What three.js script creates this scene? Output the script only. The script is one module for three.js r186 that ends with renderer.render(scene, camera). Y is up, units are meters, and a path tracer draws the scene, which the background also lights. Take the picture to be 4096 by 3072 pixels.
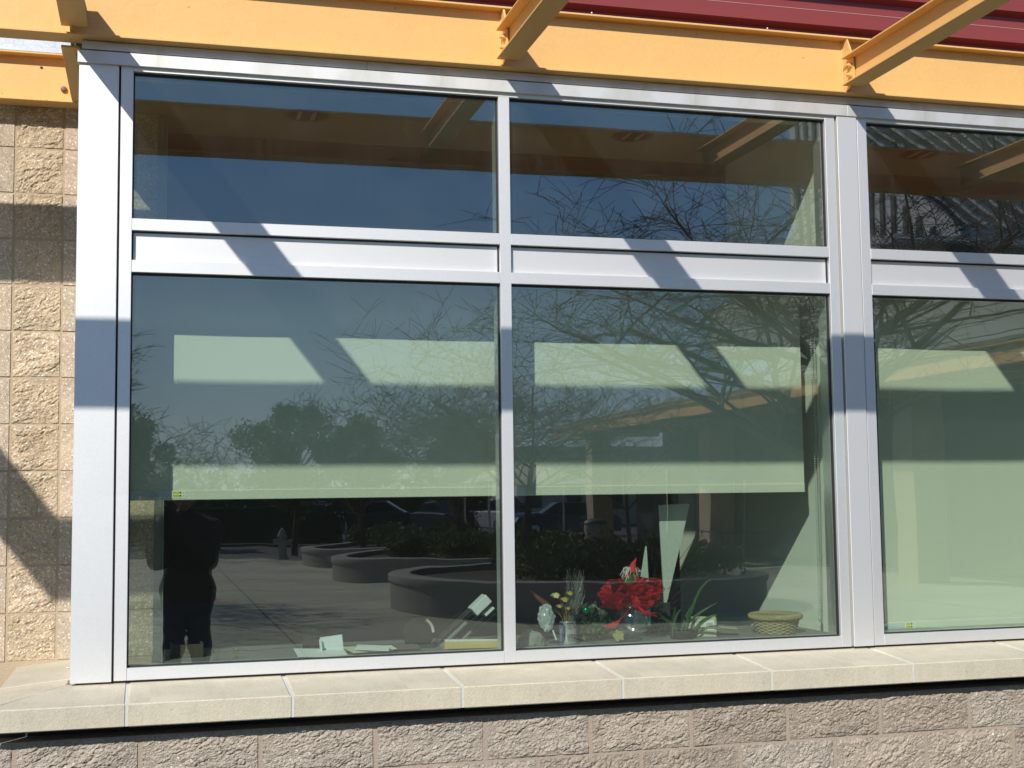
import * as THREE from 'three';
import { ConvexGeometry } from 'three/addons/geometries/ConvexGeometry.js';
import { mergeGeometries } from 'three/addons/utils/BufferGeometryUtils.js';

// ------------------------------------------------------------------ camera, sky, sun, exposure
const EYE = 1.585;                       // metres above the paving; heights below are written from the eye, H(y) turns them into world heights
const H = y => y + EYE;
const scene = new THREE.Scene();
const camera = new THREE.PerspectiveCamera(32.46, 4 / 3, 0.03, 1500);
camera.position.set(0, H(0), 5.08);
camera.rotation.order = 'YXZ';
camera.rotation.set(THREE.MathUtils.degToRad(4.806), THREE.MathUtils.degToRad(-15.265), THREE.MathUtils.degToRad(-0.717));
scene.add(camera);

const SUN = new THREE.Vector3(-0.68, 0.87, 1).normalize();
{
  const W = 512, HT = 256, a = new Float32Array(W * HT * 4);
  const stops = [[0, .58, .64, .68], [4, .41, .54, .71], [9, .265, .475, .78], [15, .165, .385, .74], [30, .10, .23, .50], [60, .06, .145, .33], [90, .05, .12, .29]];
  for (let j = 0; j < HT; j++) {
    const el = (j + .5) / HT * 180 - 90, e = Math.max(0, el);
    let k = 0; while (k < stops.length - 2 && stops[k + 1][0] < e) k++;
    const s0 = stops[k], s1 = stops[k + 1], t = Math.min(1, (e - s0[0]) / (s1[0] - s0[0]));
    for (let i = 0; i < W; i++) {
      const az = (i + .5) / W * 2 * Math.PI - Math.PI, ce = Math.cos(el * Math.PI / 180);
      const d = Math.cos(az) * ce * SUN.x + Math.sin(el * Math.PI / 180) * SUN.y + Math.sin(az) * ce * SUN.z;
      const g = .20 * Math.exp((d - 1) * 9);                  // brighter air round the sun
      const o = (j * W + i) * 4;
      for (let c = 0; c < 3; c++) a[o + c] = el < 0 ? .22 : (s0[c + 1] + (s1[c + 1] - s0[c + 1]) * t) + g;
      a[o + 3] = 1;
    }
  }
  const t = new THREE.DataTexture(a, W, HT, THREE.RGBAFormat, THREE.FloatType);
  t.mapping = THREE.EquirectangularReflectionMapping; t.magFilter = t.minFilter = THREE.LinearFilter; t.needsUpdate = true;
  scene.background = t; scene.environment = t; scene.environmentIntensity = 1; scene.backgroundIntensity = 1;
}
const sun = new THREE.DirectionalLight(new THREE.Color(1, .965, .905), 4.7);
sun.position.copy(SUN).multiplyScalar(40).add(new THREE.Vector3(1.5, 1.5, 0)); sun.target.position.set(1.5, 1.5, 0);
sun.castShadow = true; sun.shadow.mapSize.set(4096, 4096);
Object.assign(sun.shadow.camera, { left: -14, right: 14, top: 14, bottom: -14, near: 1, far: 90 });
scene.add(sun, sun.target);
const renderer = new THREE.WebGLRenderer({ antialias: true });
renderer.toneMapping = THREE.LinearToneMapping;
renderer.toneMappingExposure = 1.2;
renderer.shadowMap.enabled = true;

// ------------------------------------------------------------------ random numbers, noise, textures
function rng(seed) { let s = seed >>> 0; return () => { s = (s + 0x6D2B79F5) | 0; let t = Math.imul(s ^ (s >>> 15), 1 | s); t = (t + Math.imul(t ^ (t >>> 7), 61 | t)) ^ t; return ((t ^ (t >>> 14)) >>> 0) / 4294967296; }; }
function hash(x, y, z) { let h = Math.imul(x, 374761393) ^ Math.imul(y, 668265263) ^ Math.imul(z, 2147483647 - 1274126177); h = Math.imul(h ^ (h >>> 13), 1274126177); return ((h ^ (h >>> 16)) >>> 0) / 4294967295; }
const fade = t => t * t * (3 - 2 * t), mix = (a, b, t) => a + (b - a) * t;
function noise(x, y, z = 0) {            // value noise, -1..1
  const i = Math.floor(x), j = Math.floor(y), k = Math.floor(z), u = fade(x - i), v = fade(y - j), w = fade(z - k);
  const c = (a, b, d) => hash(i + a, j + b, k + d);
  return 2 * mix(mix(mix(c(0, 0, 0), c(1, 0, 0), u), mix(c(0, 1, 0), c(1, 1, 0), u), v), mix(mix(c(0, 0, 1), c(1, 0, 1), u), mix(c(0, 1, 1), c(1, 1, 1), u), v), w) - 1;
}
function fbm(x, y, z = 0, n = 4) { let s = 0, a = .5, f = 1; for (let i = 0; i < n; i++) { s += a * noise(x * f, y * f, z + i * 7.3); a *= .5; f *= 2.03; } return s; }
const enc = v => { v = Math.min(1, Math.max(0, v)); return Math.round(255 * (v <= .0031308 ? 12.92 * v : 1.055 * v ** (1 / 2.4) - .055)); };
function tex(n, metres, fn, colour = true) {           // fn(u, v, x, y) -> linear [r, g, b] or a height
  const a = new Uint8Array(n * n * 4);
  for (let j = 0; j < n; j++) for (let i = 0; i < n; i++) {
    const c = fn(i, j), o = (j * n + i) * 4;
    if (colour) { a[o] = enc(c[0]); a[o + 1] = enc(c[1]); a[o + 2] = enc(c[2]); } else a[o] = a[o + 1] = a[o + 2] = Math.round(255 * Math.min(1, Math.max(0, c)));
    a[o + 3] = 255;
  }
  const t = new THREE.DataTexture(a, n, n);
  t.colorSpace = colour ? THREE.SRGBColorSpace : THREE.NoColorSpace;
  t.wrapS = t.wrapT = THREE.RepeatWrapping; t.magFilter = THREE.LinearFilter; t.minFilter = THREE.LinearMipmapLinearFilter; t.generateMipmaps = true;
  t.repeat.set(1 / metres, 1 / metres); t.needsUpdate = true;
  return t;
}
const col = (r, g, b) => new THREE.Color().setRGB(r, g, b);
function std(r, g, b, roughness = .8, metalness = 0, extra = {}) { return new THREE.MeshStandardMaterial({ color: col(r, g, b), roughness, metalness, ...extra }); }
function phys(r, g, b, o) { return new THREE.MeshPhysicalMaterial({ color: col(r, g, b), ...o }); }

// scattered chips of stone in a coloured paste: splats into an n x n field that wraps round
function chips(n, seed, count, rmin, rmax) {
  const r = rng(seed), f = new Float32Array(n * n), g = new Float32Array(n * n);
  for (let k = 0; k < count; k++) {
    const cx = r() * n, cy = r() * n, ra = rmin + (rmax - rmin) * r() ** 2, rb = ra * (.5 + .5 * r()), th = r() * 6.283, v = r(), R = Math.ceil(ra);
    for (let j = -R; j <= R; j++) for (let i = -R; i <= R; i++) {
      const x = i * Math.cos(th) + j * Math.sin(th), y = -i * Math.sin(th) + j * Math.cos(th), d = (x / ra) ** 2 + (y / rb) ** 2;
      if (d < 1) { const o = ((Math.floor(cy) + j + 4 * n) % n) * n + (Math.floor(cx) + i + 4 * n) % n; f[o] = Math.min(1, (1 - d) * 2.5); g[o] = v; }
    }
  }
  return { f, g };
}
const N = 1024;
const paleChips = chips(N, 11, 6500, 1.8, 6.5), darkChips = chips(N, 12, 1500, 1.8, 5), fewChips = chips(N, 13, 420, 3, 7), fewDark = chips(N, 14, 500, 2, 6);
const tanMap = tex(N, .8, (i, j) => {
  const m = 1 + .22 * fbm(i / 90, j / 90, 1) + .20 * fbm(i / 12, j / 12, 3, 3), o = j * N + i;
  let c = [.45 * m, .342 * m, .224 * m];
  const p = paleChips.f[o] * (.55 + .45 * paleChips.g[o]), q = darkChips.f[o];
  c = c.map((v, k) => mix(v, [.76, .69, .56][k] * (.8 + .3 * paleChips.g[o]), p * .8));
  return c.map((v, k) => mix(v, [.16, .12, .09][k], q * .8));
});
const tanBump = tex(N, .8, (i, j) => .5 + .32 * fbm(i / 10, j / 10, 5, 3) + .12 * paleChips.f[j * N + i] - .2 * darkChips.f[j * N + i], false);
const mauveMap = tex(N, .8, (i, j) => {
  const m = 1 + .20 * fbm(i / 110, j / 110, 2) + .30 * fbm(i / 9, j / 9, 4, 3), o = j * N + i;
  let c = [.33 * m, .275 * m, .215 * m];
  c = c.map((v, k) => mix(v, [.72, .68, .6][k], fewChips.f[o] * .8 * fewChips.g[o]));
  return c.map((v, k) => mix(v, [.12, .09, .075][k], fewDark.f[o] * .7));
});
const roughBump = tex(N, .8, (i, j) => .5 + .32 * fbm(i / 13, j / 9, 6, 3) + .24 * noise(i / 3.2, j / 2.6, 4), false);
const sillMap = tex(N, .9, (i, j) => {
  const m = 1 + .17 * fbm(i / 150, j / 110, 8) - .10 * Math.max(0, fbm(i / 16, j / 130, 21, 3)) + .13 * fbm(i / 6, j / 6, 9, 2), w = .5 + .5 * fbm(i / 120, j / 60, 12), o = j * N + i;
  return [.485 * m, (.425 + .012 * w) * m, (.307 + .03 * w) * m].map((v, k) => mix(v, [.3, .22, .15][k], fewDark.f[o] * .45 * fewDark.g[o]));
});
const sillBump = tex(512, .45, (i, j) => .5 + .3 * fbm(i / 5, j / 5, 2, 3), false);
const paintBump = tex(256, .5, (i, j) => .5 + .35 * fbm(i / 16, j / 16, 3, 3), false);
const paveMap = tex(N, 4, (i, j) => { const m = 1 + .22 * fbm(i / 200, j / 200, 1) + .12 * fbm(i / 20, j / 20, 2); return [.41 * m, .405 * m, .30 * m]; });
const asphaltMap = tex(512, 3, (i, j) => { const m = 1 + .3 * fbm(i / 60, j / 60, 1) + .3 * fbm(i / 4, j / 4, 2, 2); return [.06 * m, .06 * m, .062 * m]; });
const galvMap = tex(512, .5, (i, j) => { const m = 1 + .14 * noise(i / 5, j / 5, 1) + .06 * noise(i / 40, j / 40, 3); return [.47 * m, .50 * m, .53 * m]; });
const yellowMap = tex(512, 1.3, (i, j) => { const m = 1 + .05 * fbm(i / 90, j / 60, 2) + .03 * noise(i / 3, j / 3, 5), s = hash(i >> 2, j >> 1, 77) > .9992 ? .35 : 0; return [.685 * m * (1 - s), .400 * m * (1 - s), .135 * m * (1 - s)]; });
const aluMap = tex(512, 1.6, (i, j) => { const m = 1 + .05 * fbm(i / 120, j / 120, 2) + .02 * noise(i / 2, j / 2, 3); return [.74 * m, .736 * m, .722 * m]; });
const dirtyAluMap = tex(512, 1.1, (i, j) => { const d = Math.max(0, fbm(i / 50, j / 70, 4) + .1), m = 1 - .28 * d; return [.71 * m, .704 * m, .685 * (m - .08 * d)]; });

// ------------------------------------------------------------------ materials
const M = {
  alu: std(1, 1, 1, .56, .78, { map: aluMap }),
  aluDirty: std(1, 1, 1, .60, .72, { map: dirtyAluMap }),
  aluPanel: std(.72, .71, .70, .57, .72),
  aluEdge: std(.28, .27, .22, .6, .3),
  rubber: std(.012, .013, .013, .55),
  groove: std(.035, .03, .035, .8),
  yellow: std(1, 1, 1, .52, 0, { map: yellowMap, bumpMap: paintBump, bumpScale: .0012 }),
  maroon: std(.205, .036, .031, .42, 0, { bumpMap: paintBump, bumpScale: .0005 }),
  maroonEdge: std(.5, .34, .31, .5),
  galv: std(1, 1, 1, .50, .6, { map: galvMap }),
  steel: std(.62, .62, .6, .35, 1),
  tan: std(1, 1, 1, .93, 0, { map: tanMap, bumpMap: tanBump, bumpScale: .006 }),
  tanMortar: std(.41, .32, .215, .95, 0, { bumpMap: roughBump, bumpScale: .002 }),
  mauve: std(1, 1, 1, .94, 0, { map: mauveMap, bumpMap: roughBump, bumpScale: .006 }),
  mauveMortar: std(.33, .265, .205, .95, 0, { bumpMap: roughBump, bumpScale: .002 }),
  sill: std(1, 1, 1, .85, 0, { map: sillMap, bumpMap: sillBump, bumpScale: .0016 }),
  sillMortar: std(.50, .49, .45, .9, 0, { bumpMap: sillBump, bumpScale: .002 }),
  blind: std(.70, .68, .565, .85),
  plaster: std(.85, .85, .75, .85, 0, { bumpMap: paintBump, bumpScale: .0008 }),
  ceiling: std(.36, .34, .27, .9),
  bulkhead: std(.06, .045, .035, .85),
  dark: std(.03, .03, .03, .8),
  carpet: std(.10, .10, .11, .95),
  pave: std(1, 1, 1, .9, 0, { map: paveMap }),
  asphalt: std(1, 1, 1, .95, 0, { map: asphaltMap }),
  white: std(.78, .78, .75, .7),
  concrete: std(.27, .255, .225, .88, 0, { bumpMap: sillBump, bumpScale: .002 }),
  bark: std(.115, .085, .062, .95),
  twig: std(.15, .105, .075, .95),
  leafDark: std(.028, .045, .020, .8), leaf: phys(.12, .15, .04, { transmission: .4, thickness: 0, roughness: 1 }), leafShrub: phys(.075, .105, .03, { transmission: .3, thickness: 0, roughness: 1 }), soil: std(.05, .035, .025, 1),
};
const glassLower = phys(.665, .75, .69, { transmission: .995, thickness: 0, roughness: 0, ior: 2.2 });
const glassUpper = phys(.64, .70, .63, { transmission: .978, thickness: 0, roughness: 0, ior: 2.2 });
const glassInner = phys(.965, .985, .97, { transmission: 1, thickness: 0, roughness: 0, ior: 1.5 });
const glassClear = phys(.86, .9, .86, { transmission: 1, thickness: 0, roughness: 0, ior: 1.5 });

// ------------------------------------------------------------------ geometry helpers
function boxUV(g, ox = 0, oy = 0) {       // uv in metres, from the axis each face looks along
  if (g.index) g = g.toNonIndexed();
  if (!g.attributes.normal) g.computeVertexNormals();
  const p = g.attributes.position, n = g.attributes.normal, uv = new Float32Array(p.count * 2);
  for (let i = 0; i < p.count; i++) {
    const ax = Math.abs(n.getX(i)), ay = Math.abs(n.getY(i)), az = Math.abs(n.getZ(i));
    const [u, v] = az >= ax && az >= ay ? [p.getX(i), p.getY(i)] : ay >= ax ? [p.getX(i), p.getZ(i)] : [p.getZ(i), p.getY(i)];
    uv[2 * i] = u + ox; uv[2 * i + 1] = v + oy;
  }
  g.setAttribute('uv', new THREE.BufferAttribute(uv, 2));
  return g;
}
function box(x0, x1, y0, y1, z0, z1, c = .0012) {   // chamfered box between world limits; heights from the eye
  const pts = [];
  for (const sx of [0, 1]) for (const sy of [0, 1]) for (const sz of [0, 1]) {
    const x = sx ? x1 : x0, y = H(sy ? y1 : y0), z = sz ? z1 : z0, dx = sx ? -c : c, dy = sy ? -c : c, dz = sz ? -c : c;
    pts.push(new THREE.Vector3(x + dx, y + dy, z), new THREE.Vector3(x + dx, y, z + dz), new THREE.Vector3(x, y + dy, z + dz));
  }
  return boxUV(new ConvexGeometry(pts));
}
function hull(points) { return boxUV(new ConvexGeometry(points.map(p => new THREE.Vector3(p[0], H(p[1]), p[2])))); }
function clean(g) { const o = g.index ? g.toNonIndexed() : g; for (const k of Object.keys(o.attributes)) if (!['position', 'normal', 'uv'].includes(k)) o.deleteAttribute(k); return o; }
function join(list) { return mergeGeometries(list.map(g => { const o = clean(g); if (!o.attributes.uv) o.setAttribute('uv', new THREE.BufferAttribute(new Float32Array(o.attributes.position.count * 2), 2)); return o; })); }
function tube(points, r0, r1 = r0, sides = 6, segs = 0) {   // tapered tube along points (world coordinates, heights from the eye)
  const c = new THREE.CatmullRomCurve3(points.map(p => new THREE.Vector3(p[0], H(p[1]), p[2]))), n = segs || Math.max(2, points.length * 4);
  const g = new THREE.TubeGeometry(c, n, 1, sides, false), P = g.attributes.position, fr = c.getSpacedPoints(n);
  for (let i = 0; i <= n; i++) for (let j = 0; j <= sides; j++) {
    const k = i * (sides + 1) + j, r = mix(r0, r1, i / n), q = fr[i];
    P.setXYZ(k, q.x + (P.getX(k) - q.x) * r, q.y + (P.getY(k) - q.y) * r, q.z + (P.getZ(k) - q.z) * r);
  }
  return g.toNonIndexed();
}
function lathe(profile, x, y, z, seg = 40) { const g = new THREE.LatheGeometry(profile.map(p => new THREE.Vector2(p[0], p[1])), seg); g.translate(x, H(y), z); return g; }
function cyl(x, y, z, r0, r1, h, seg = 20) { const g = new THREE.CylinderGeometry(r1, r0, h, seg); g.translate(x, H(y) + h / 2, z); return g; }

const used = {};
function unique(name) { const n = used[name] = (used[name] ?? -1) + 1; return n ? `${name}_${String(n).padStart(3, '0')}` : name; }
function mesh(name, g, m, parent) {
  const o = new THREE.Mesh(Array.isArray(g) ? join(g) : g, m); o.castShadow = o.receiveShadow = true;
  o.name = parent ? name : unique(name);
  if (parent) parent.add(o);
  return o;
}
function info(o, label, category, group, kind) { if (label) o.userData.label = label; if (category) o.userData.category = category; if (group) o.userData.group = group; if (kind || category) o.userData.kind = kind || 'thing'; return o; }
function thing(name, label, category, group) { const o = new THREE.Group(); o.name = unique(name); return info(o, label, category, group); }
function place(o) {                       // put a finished thing into the scene with its origin at its base
  const b = new THREE.Box3().setFromObject(o), c = b.getCenter(new THREE.Vector3()); c.y = b.min.y;
  if (o.isMesh) o.geometry.translate(-c.x, -c.y, -c.z); else for (const k of o.children) k.position.sub(c);
  o.position.copy(c); scene.add(o); return o;
}
function structure(name, g, m) { const o = mesh(name, g, m); o.userData.kind = 'structure'; scene.add(o); return o; }
function copyOf(o, dx, dy, dz, label) { const c = o.clone(); c.name = unique(o.name.replace(/_\d+$/, '')); c.position.add(new THREE.Vector3(dx, dy, dz)); c.userData = { ...o.userData }; if (label) c.userData.label = label; scene.add(c); return c; }

// ------------------------------------------------------------------ ground
{
  const g = new THREE.PlaneGeometry(900, 900); g.rotateX(-Math.PI / 2); g.translate(0, -.16, 0); structure('ground', boxUV(g), M.asphalt);
  structure('plaza', boxUV(new THREE.BoxGeometry(60, .16, 32).translate(-2, -.08, 14.6)), M.pave);
  structure('lawn', boxUV(new THREE.BoxGeometry(40, .05, 7.2).translate(-2, .025, 3.95)), std(.040, .052, .022, 1, 0, { bumpMap: roughBump, bumpScale: .02 }));
  const jt = []; for (let x = -7.5; x < 14; x += 3) jt.push(box(x, x + .012, -EYE + .003, -EYE + .005, 7.7, 30.5, .0002)); for (let z = 9.2; z < 30; z += 3) jt.push(box(-9, 14, -EYE + .0035, -EYE + .0052, z, z + .012, .0002)); structure('paving_joints', jt, std(.07, .065, .055, .95));
  const k = []; for (let x = -32; x < 28; x += 3) k.push(boxUV(new THREE.BoxGeometry(2.985, .15, .2).translate(x + 1.5, -.075, 30.71)));
  structure('kerb', k, M.concrete);
}

// ------------------------------------------------------------------ split-face blocks
function splitFace(w, h, seed, amp, fine, nx, ny, depth = .05) {   // rough front face at +z, straight sides; origin at the centre of the flush face
  const pos = [], idx = [], uv = [], r = rng(seed), ou = r() * 5, ov = r() * 5, sx = (r() - .5) * 1.2, sy = (r() - .5) * 1.2;
  const edge = (u) => Math.min(1, Math.min(u, 1 - u) * 9);
  for (let j = 0; j <= ny; j++) for (let i = 0; i <= nx; i++) {
    const u = i / nx, v = j / ny, x = (u - .5) * w, y = (v - .5) * h;
    const f = fbm(x * 8 + seed * 3.1 + y * 5, y * 12 + seed * 1.7 - x * 5, seed, 3), q = fbm(x * 85 + y * 40, y * 110 - x * 45, seed + 9, 2), g2 = noise(x * 190 + y * 60, y * 230 - x * 60, seed + 2);
    const b = Math.abs(fbm(x * 18 + y * 16, y * 26 - x * 14, seed + 4, 2)), st = fbm(x * 26 + y * 26, y * 34 - x * 12, seed + 14, 2);
    let z = amp * (f + .4 * (sx * (u - .5) + sy * (v - .5))) + fine * (.75 * q + .28 * st + .45 * g2) - amp * .5 * Math.max(0, .16 - b) / .16;
    z = Math.max(-.0005, (z + amp * .45) * mix(.45, 1, Math.min(edge(u), edge(v))));
    pos.push(x, y, z); uv.push(x + ou, y + ov);
  }
  const W = nx + 1;
  for (let j = 0; j < ny; j++) for (let i = 0; i < nx; i++) { const a = j * W + i; idx.push(a, a + 1, a + W + 1, a, a + W + 1, a + W); }
  const rim = []; for (let i = 0; i < nx; i++) rim.push(i); for (let j = 0; j < ny; j++) rim.push(j * W + nx); for (let i = nx; i > 0; i--) rim.push(ny * W + i); for (let j = ny; j > 0; j--) rim.push(j * W);
  const s = pos.length / 3;
  for (const k of rim) { pos.push(pos[3 * k], pos[3 * k + 1], pos[3 * k + 2], pos[3 * k], pos[3 * k + 1], -depth); uv.push(uv[2 * k], uv[2 * k + 1], uv[2 * k] + .03, uv[2 * k + 1] + .03); }
  for (let k = 0; k < rim.length; k++) { const a = s + 2 * k, b = s + 2 * ((k + 1) % rim.length); idx.push(a, a + 1, b, b, a + 1, b + 1); }
  const g = new THREE.BufferGeometry(); g.setAttribute('position', new THREE.Float32BufferAttribute(pos, 3)); g.setAttribute('uv', new THREE.Float32BufferAttribute(uv, 2)); g.setIndex(idx); g.computeVertexNormals();
  return g;
}
function tints(base, n, seed, spread) { const r = rng(seed); return Array.from({ length: n }, () => { const m = base.clone(), v = 1 + (r() - .5) * spread, w = (r() - .5) * spread * .35; m.color.setRGB(v * (1 + w), v, v * (1 - w)); return m; }); }

// front wall under the sill: 8 x 16 inch split-face blocks in running bond
{
  const t = thing('block_wall', 'low mauve-grey split-face block wall under the stone sill', 'wall');
  const geo = Array.from({ length: 7 }, (_, k) => splitFace(.3910, .1890, 20 + k, .011, .0054, 130, 64)), mats = tints(M.mauve, 6, 5, .24), r = rng(99);
  const firstJoint = [-.441, -.034, .378, .787, 1.204, 1.617, 2.030, 2.438, 2.846, 3.253], p = .4064;
  for (let row = 0; row < 4; row++) {
    const yc = row ? -.978 - .2045 * (row - .5) : -.8955, off = row % 2 ? -.012 : .378 - .4085 * 3;
    for (let k = -1; k < 17; k++) {
      const x = (row % 2 ? 1.401 - .41 * 4 : .378 - .41 * 2) + .4098 * (k - 1) + .205;
      if (x < -.7 || x > 6.2) continue;
      const o = mesh('block', geo[Math.floor(r() * 7)], mats[Math.floor(r() * 6)], t); o.position.set(x, H(yc), .249 + .002 * r());
      if (r() < .5) { o.rotation.z = Math.PI; } if (!row) o.scale.y = .82; if (x < -.45) { o.geometry = splitFace(.062, .189, 7 + row, .008, .004, 20, 60); o.position.x = x + .1955 - .0315; o.rotation.z = 0; }
    }
  }
  mesh('mortar', box(-.53, 6.4, -1.62, -.814, .05, .2478, .001), M.mauveMortar, t);
  mesh('bed_joint', box(-.52, 6.38, -.8135, -.7705, .03, .14, .0005), M.groove, t);
  place(t);
}

// left wall, set back: 8 inch scored blocks stacked one over another
{
  const t = thing('block_wall', 'tall tan speckled block wall set back at the left of the window', 'wall');
  const rough = Array.from({ length: 5 }, (_, k) => splitFace(.187, .187, 60 + k, .010, .0052, 58, 58)), flat = Array.from({ length: 3 }, (_, k) => splitFace(.190, .190, 80 + k, .0016, .0012, 14, 14));
  const mR = tints(M.tan, 4, 15, .20), mF = tints(M.tan, 4, 16, .20); for (const m of mF) { m.bumpScale = .002; m.color.multiply(col(.96, .97, 1.03)); }
  const r = rng(77);
  for (let c = -8; c <= 2; c++) for (let row = 0; row < 14; row++) {
    const x = -.4835 + .1995 * c, y = -.669 + .1987 * (row + .5), isRough = ((c % 2) + 2) % 2 === 0;
    if (c === 2) continue;
    const o = mesh('block', (isRough ? rough : flat)[Math.floor(r() * (isRough ? 5 : 3))], (isRough ? mR : mF)[Math.floor(r() * 4)], t);
    o.position.set(x, H(y), -.853 + (isRough ? -.002 : 0) + .002 * r()); if (isRough && r() < .5) o.rotation.z = Math.PI;
  }
  for (let row = 0; row < 14; row++) { const o = mesh('block', splitFace(.186, .190, 95 + row, .0016, .0012, 14, 14), mF[row % 4], t); o.position.set(-.4835 + .1995 * 2 + .005, H(-.669 + .1987 * (row + .5)), -.853); }
  mesh('mortar', box(-2.3, .006, -1.6, 2.12, -1.05, -.8555, .001), M.tanMortar, t);
  place(t);
  const rv = thing('wall_end_trim', 'dull grey metal trim closing the end of the tan block wall indoors', 'trim');
  mesh('channel', box(.008, .044, -1.58, 1.69, -1.06, -.846, .002), std(.20, .21, .19, .5, .4), rv); mesh('lip', box(.044, .05, -1.58, 1.69, -.864, -.842, .001), M.aluEdge, rv);
  place(rv);
}

// ------------------------------------------------------------------ stone sill
{
  const t = thing('window_sill', 'pale buff cast-stone sill running under the windows', 'sill');
  function stone(poly, top, bot, c = .0035) {          // poly in (x, z), counter-clockwise from above; top(x, z) gives the height of the weathered face
    const cx = poly.reduce((s, p) => s + p[0], 0) / poly.length, cz = poly.reduce((s, p) => s + p[1], 0) / poly.length, pts = [];
    for (const [x, z] of poly) {
      const d = Math.hypot(cx - x, cz - z), ix = x + (cx - x) / d * c * 1.6, iz = z + (cz - z) / d * c * 1.6;
      pts.push([ix, top(ix, iz), iz], [x, top(x, z) - c, z], [x, bot + c, z], [ix, bot, iz]);
    }
    return hull(pts);
  }
  const front = (x, z) => -.6655 - .0835 * (z + .02) * .92, side = (x) => -.6655 - .10 * (-.285 - x);
  const js = [-.078, .483, 1.095, 1.714, 2.326, 2.946, 3.56, 4.17, 4.78, 5.39, 6.0], mats = tints(M.sill, 4, 3, .07), g = .0055;
  for (let k = 0; k + 1 < js.length; k++) mesh('sill_stone', stone([[js[k] + g, -.05], [js[k] + g, .33], [js[k + 1] - g, .33], [js[k + 1] - g, -.05]], front, -.770), mats[k % 4], t);
  mesh('sill_stone', stone([[-.287, -.032], [-.54, .33], [js[0] - g, .33], [js[0] - g, -.05], [-.2, -.05]], front, -.770), mats[1], t);
  mesh('sill_stone', stone([[-.292, -.036], [-.292, -.196], [-.54, -.196], [-.54, .318]], side, -.770), mats[2], t);
  mesh('sill_stone', stone([[-.24, -.203], [-.24, -.87], [-.54, -.87], [-.54, -.203]], side, -.770), mats[0], t);
  const jm = js.slice(0, -1).map(x => hull([[x - g, front(0, -.05) - .003, -.05], [x + g, front(0, -.05) - .003, -.05], [x - g, front(0, .327) - .003, .327], [x + g, front(0, .327) - .003, .327], [x - g, -.768, .327], [x + g, -.768, .327], [x - g, -.768, -.05], [x + g, -.768, -.05]]));
  jm.push(hull([[-.287, side(-.287) - .003, -.03], [-.54, side(-.54) - .003, .32], [-.292, side(-.29) - .003, -.04], [-.545, -.76, .32], [-.287, -.76, -.03], [-.292, -.76, -.04]]), box(-.535, -.292, -.75, -.668 - .022, -.202, -.197, .0005));
  for (const q of jm) mesh('mortar_joint', q, M.sillMortar, t);
  place(t);
  // crumbs lying on the sill
  const bits = thing('crumb', 'small dark crumb lying on the buff sill left of the corner post', 'debris'); mesh('crumb', new THREE.IcosahedronGeometry(.0045, 1).scale(1.2, .6, 1).translate(-.36, H(-.676), -.46), std(.10, .07, .05, .9), bits); place(bits);
  const fl = thing('paper_scrap', 'tiny white scrap lying on the sill by the block wall', 'litter'); mesh('scrap', box(-.325, -.314, -.6665, -.6645, -.55, -.545, .0004), M.white, fl); place(fl);
}

// ------------------------------------------------------------------ window frames
const Y = { head: 1.655, t: 1.617, u: 1.053, s: 1.0078, r: .895, q: .849, b: -.6125, z: -.657 };
const ZF = 0, ZB = -.115, ZG = -.025;     // face, back and glass plane of the frame
const dustMap = (seed, amount, low = 1) => tex(1024, 1, (i, j) => {
  const s = Math.max(0, fbm(i / 150, j / 150, seed, 3) + .15) * .5 + Math.max(0, fbm(i / 9, j / 260, seed + 3, 2)) * .35, e = Math.max(0, 1 - Math.min(i, 1023 - i, j * 1.4, (1023 - j) * 3) / 46), sp = hash(i >> 1, j >> 1, seed) > .9965 ? .9 * hash(i >> 1, j >> 1, seed + 1) : 0;
  const up = mix(low, 1, fade(Math.min(1, Math.max(0, j / 1023 * 1.6 - .45)))); return 1 - amount * up * (.35 + s + .9 * e * e) - amount * 4 * sp * up;
}, false);
glassUpper.transmission = 1; glassUpper.transmissionMap = dustMap(3, .024); glassLower.transmission = 1; glassLower.transmissionMap = dustMap(8, .020, .30);
function pane(w, h, seed) {                // float glass is never quite flat: its normals wander by a few hundredths of a degree
  const g = new THREE.PlaneGeometry(w, h, 40, 30), p = g.attributes.position, n = g.attributes.normal, r = rng(seed), tx = (r() - .5) * .002, ty = (r() - .5) * .002;
  for (let i = 0; i < p.count; i++) { const x = p.getX(i) * 3.1, y = p.getY(i) * 2.6; const a = new THREE.Vector3(tx + .0013 * noise(x, y, seed) + .0005 * noise(x * 4, y * 4, seed), ty + .0013 * noise(x + 9, y, seed) + .0005 * noise(x * 4, y * 4 + 5, seed), 1).normalize(); n.setXYZ(i, a.x, a.y, a.z); }
  return g;
}
let paneSeed = 40;
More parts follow.
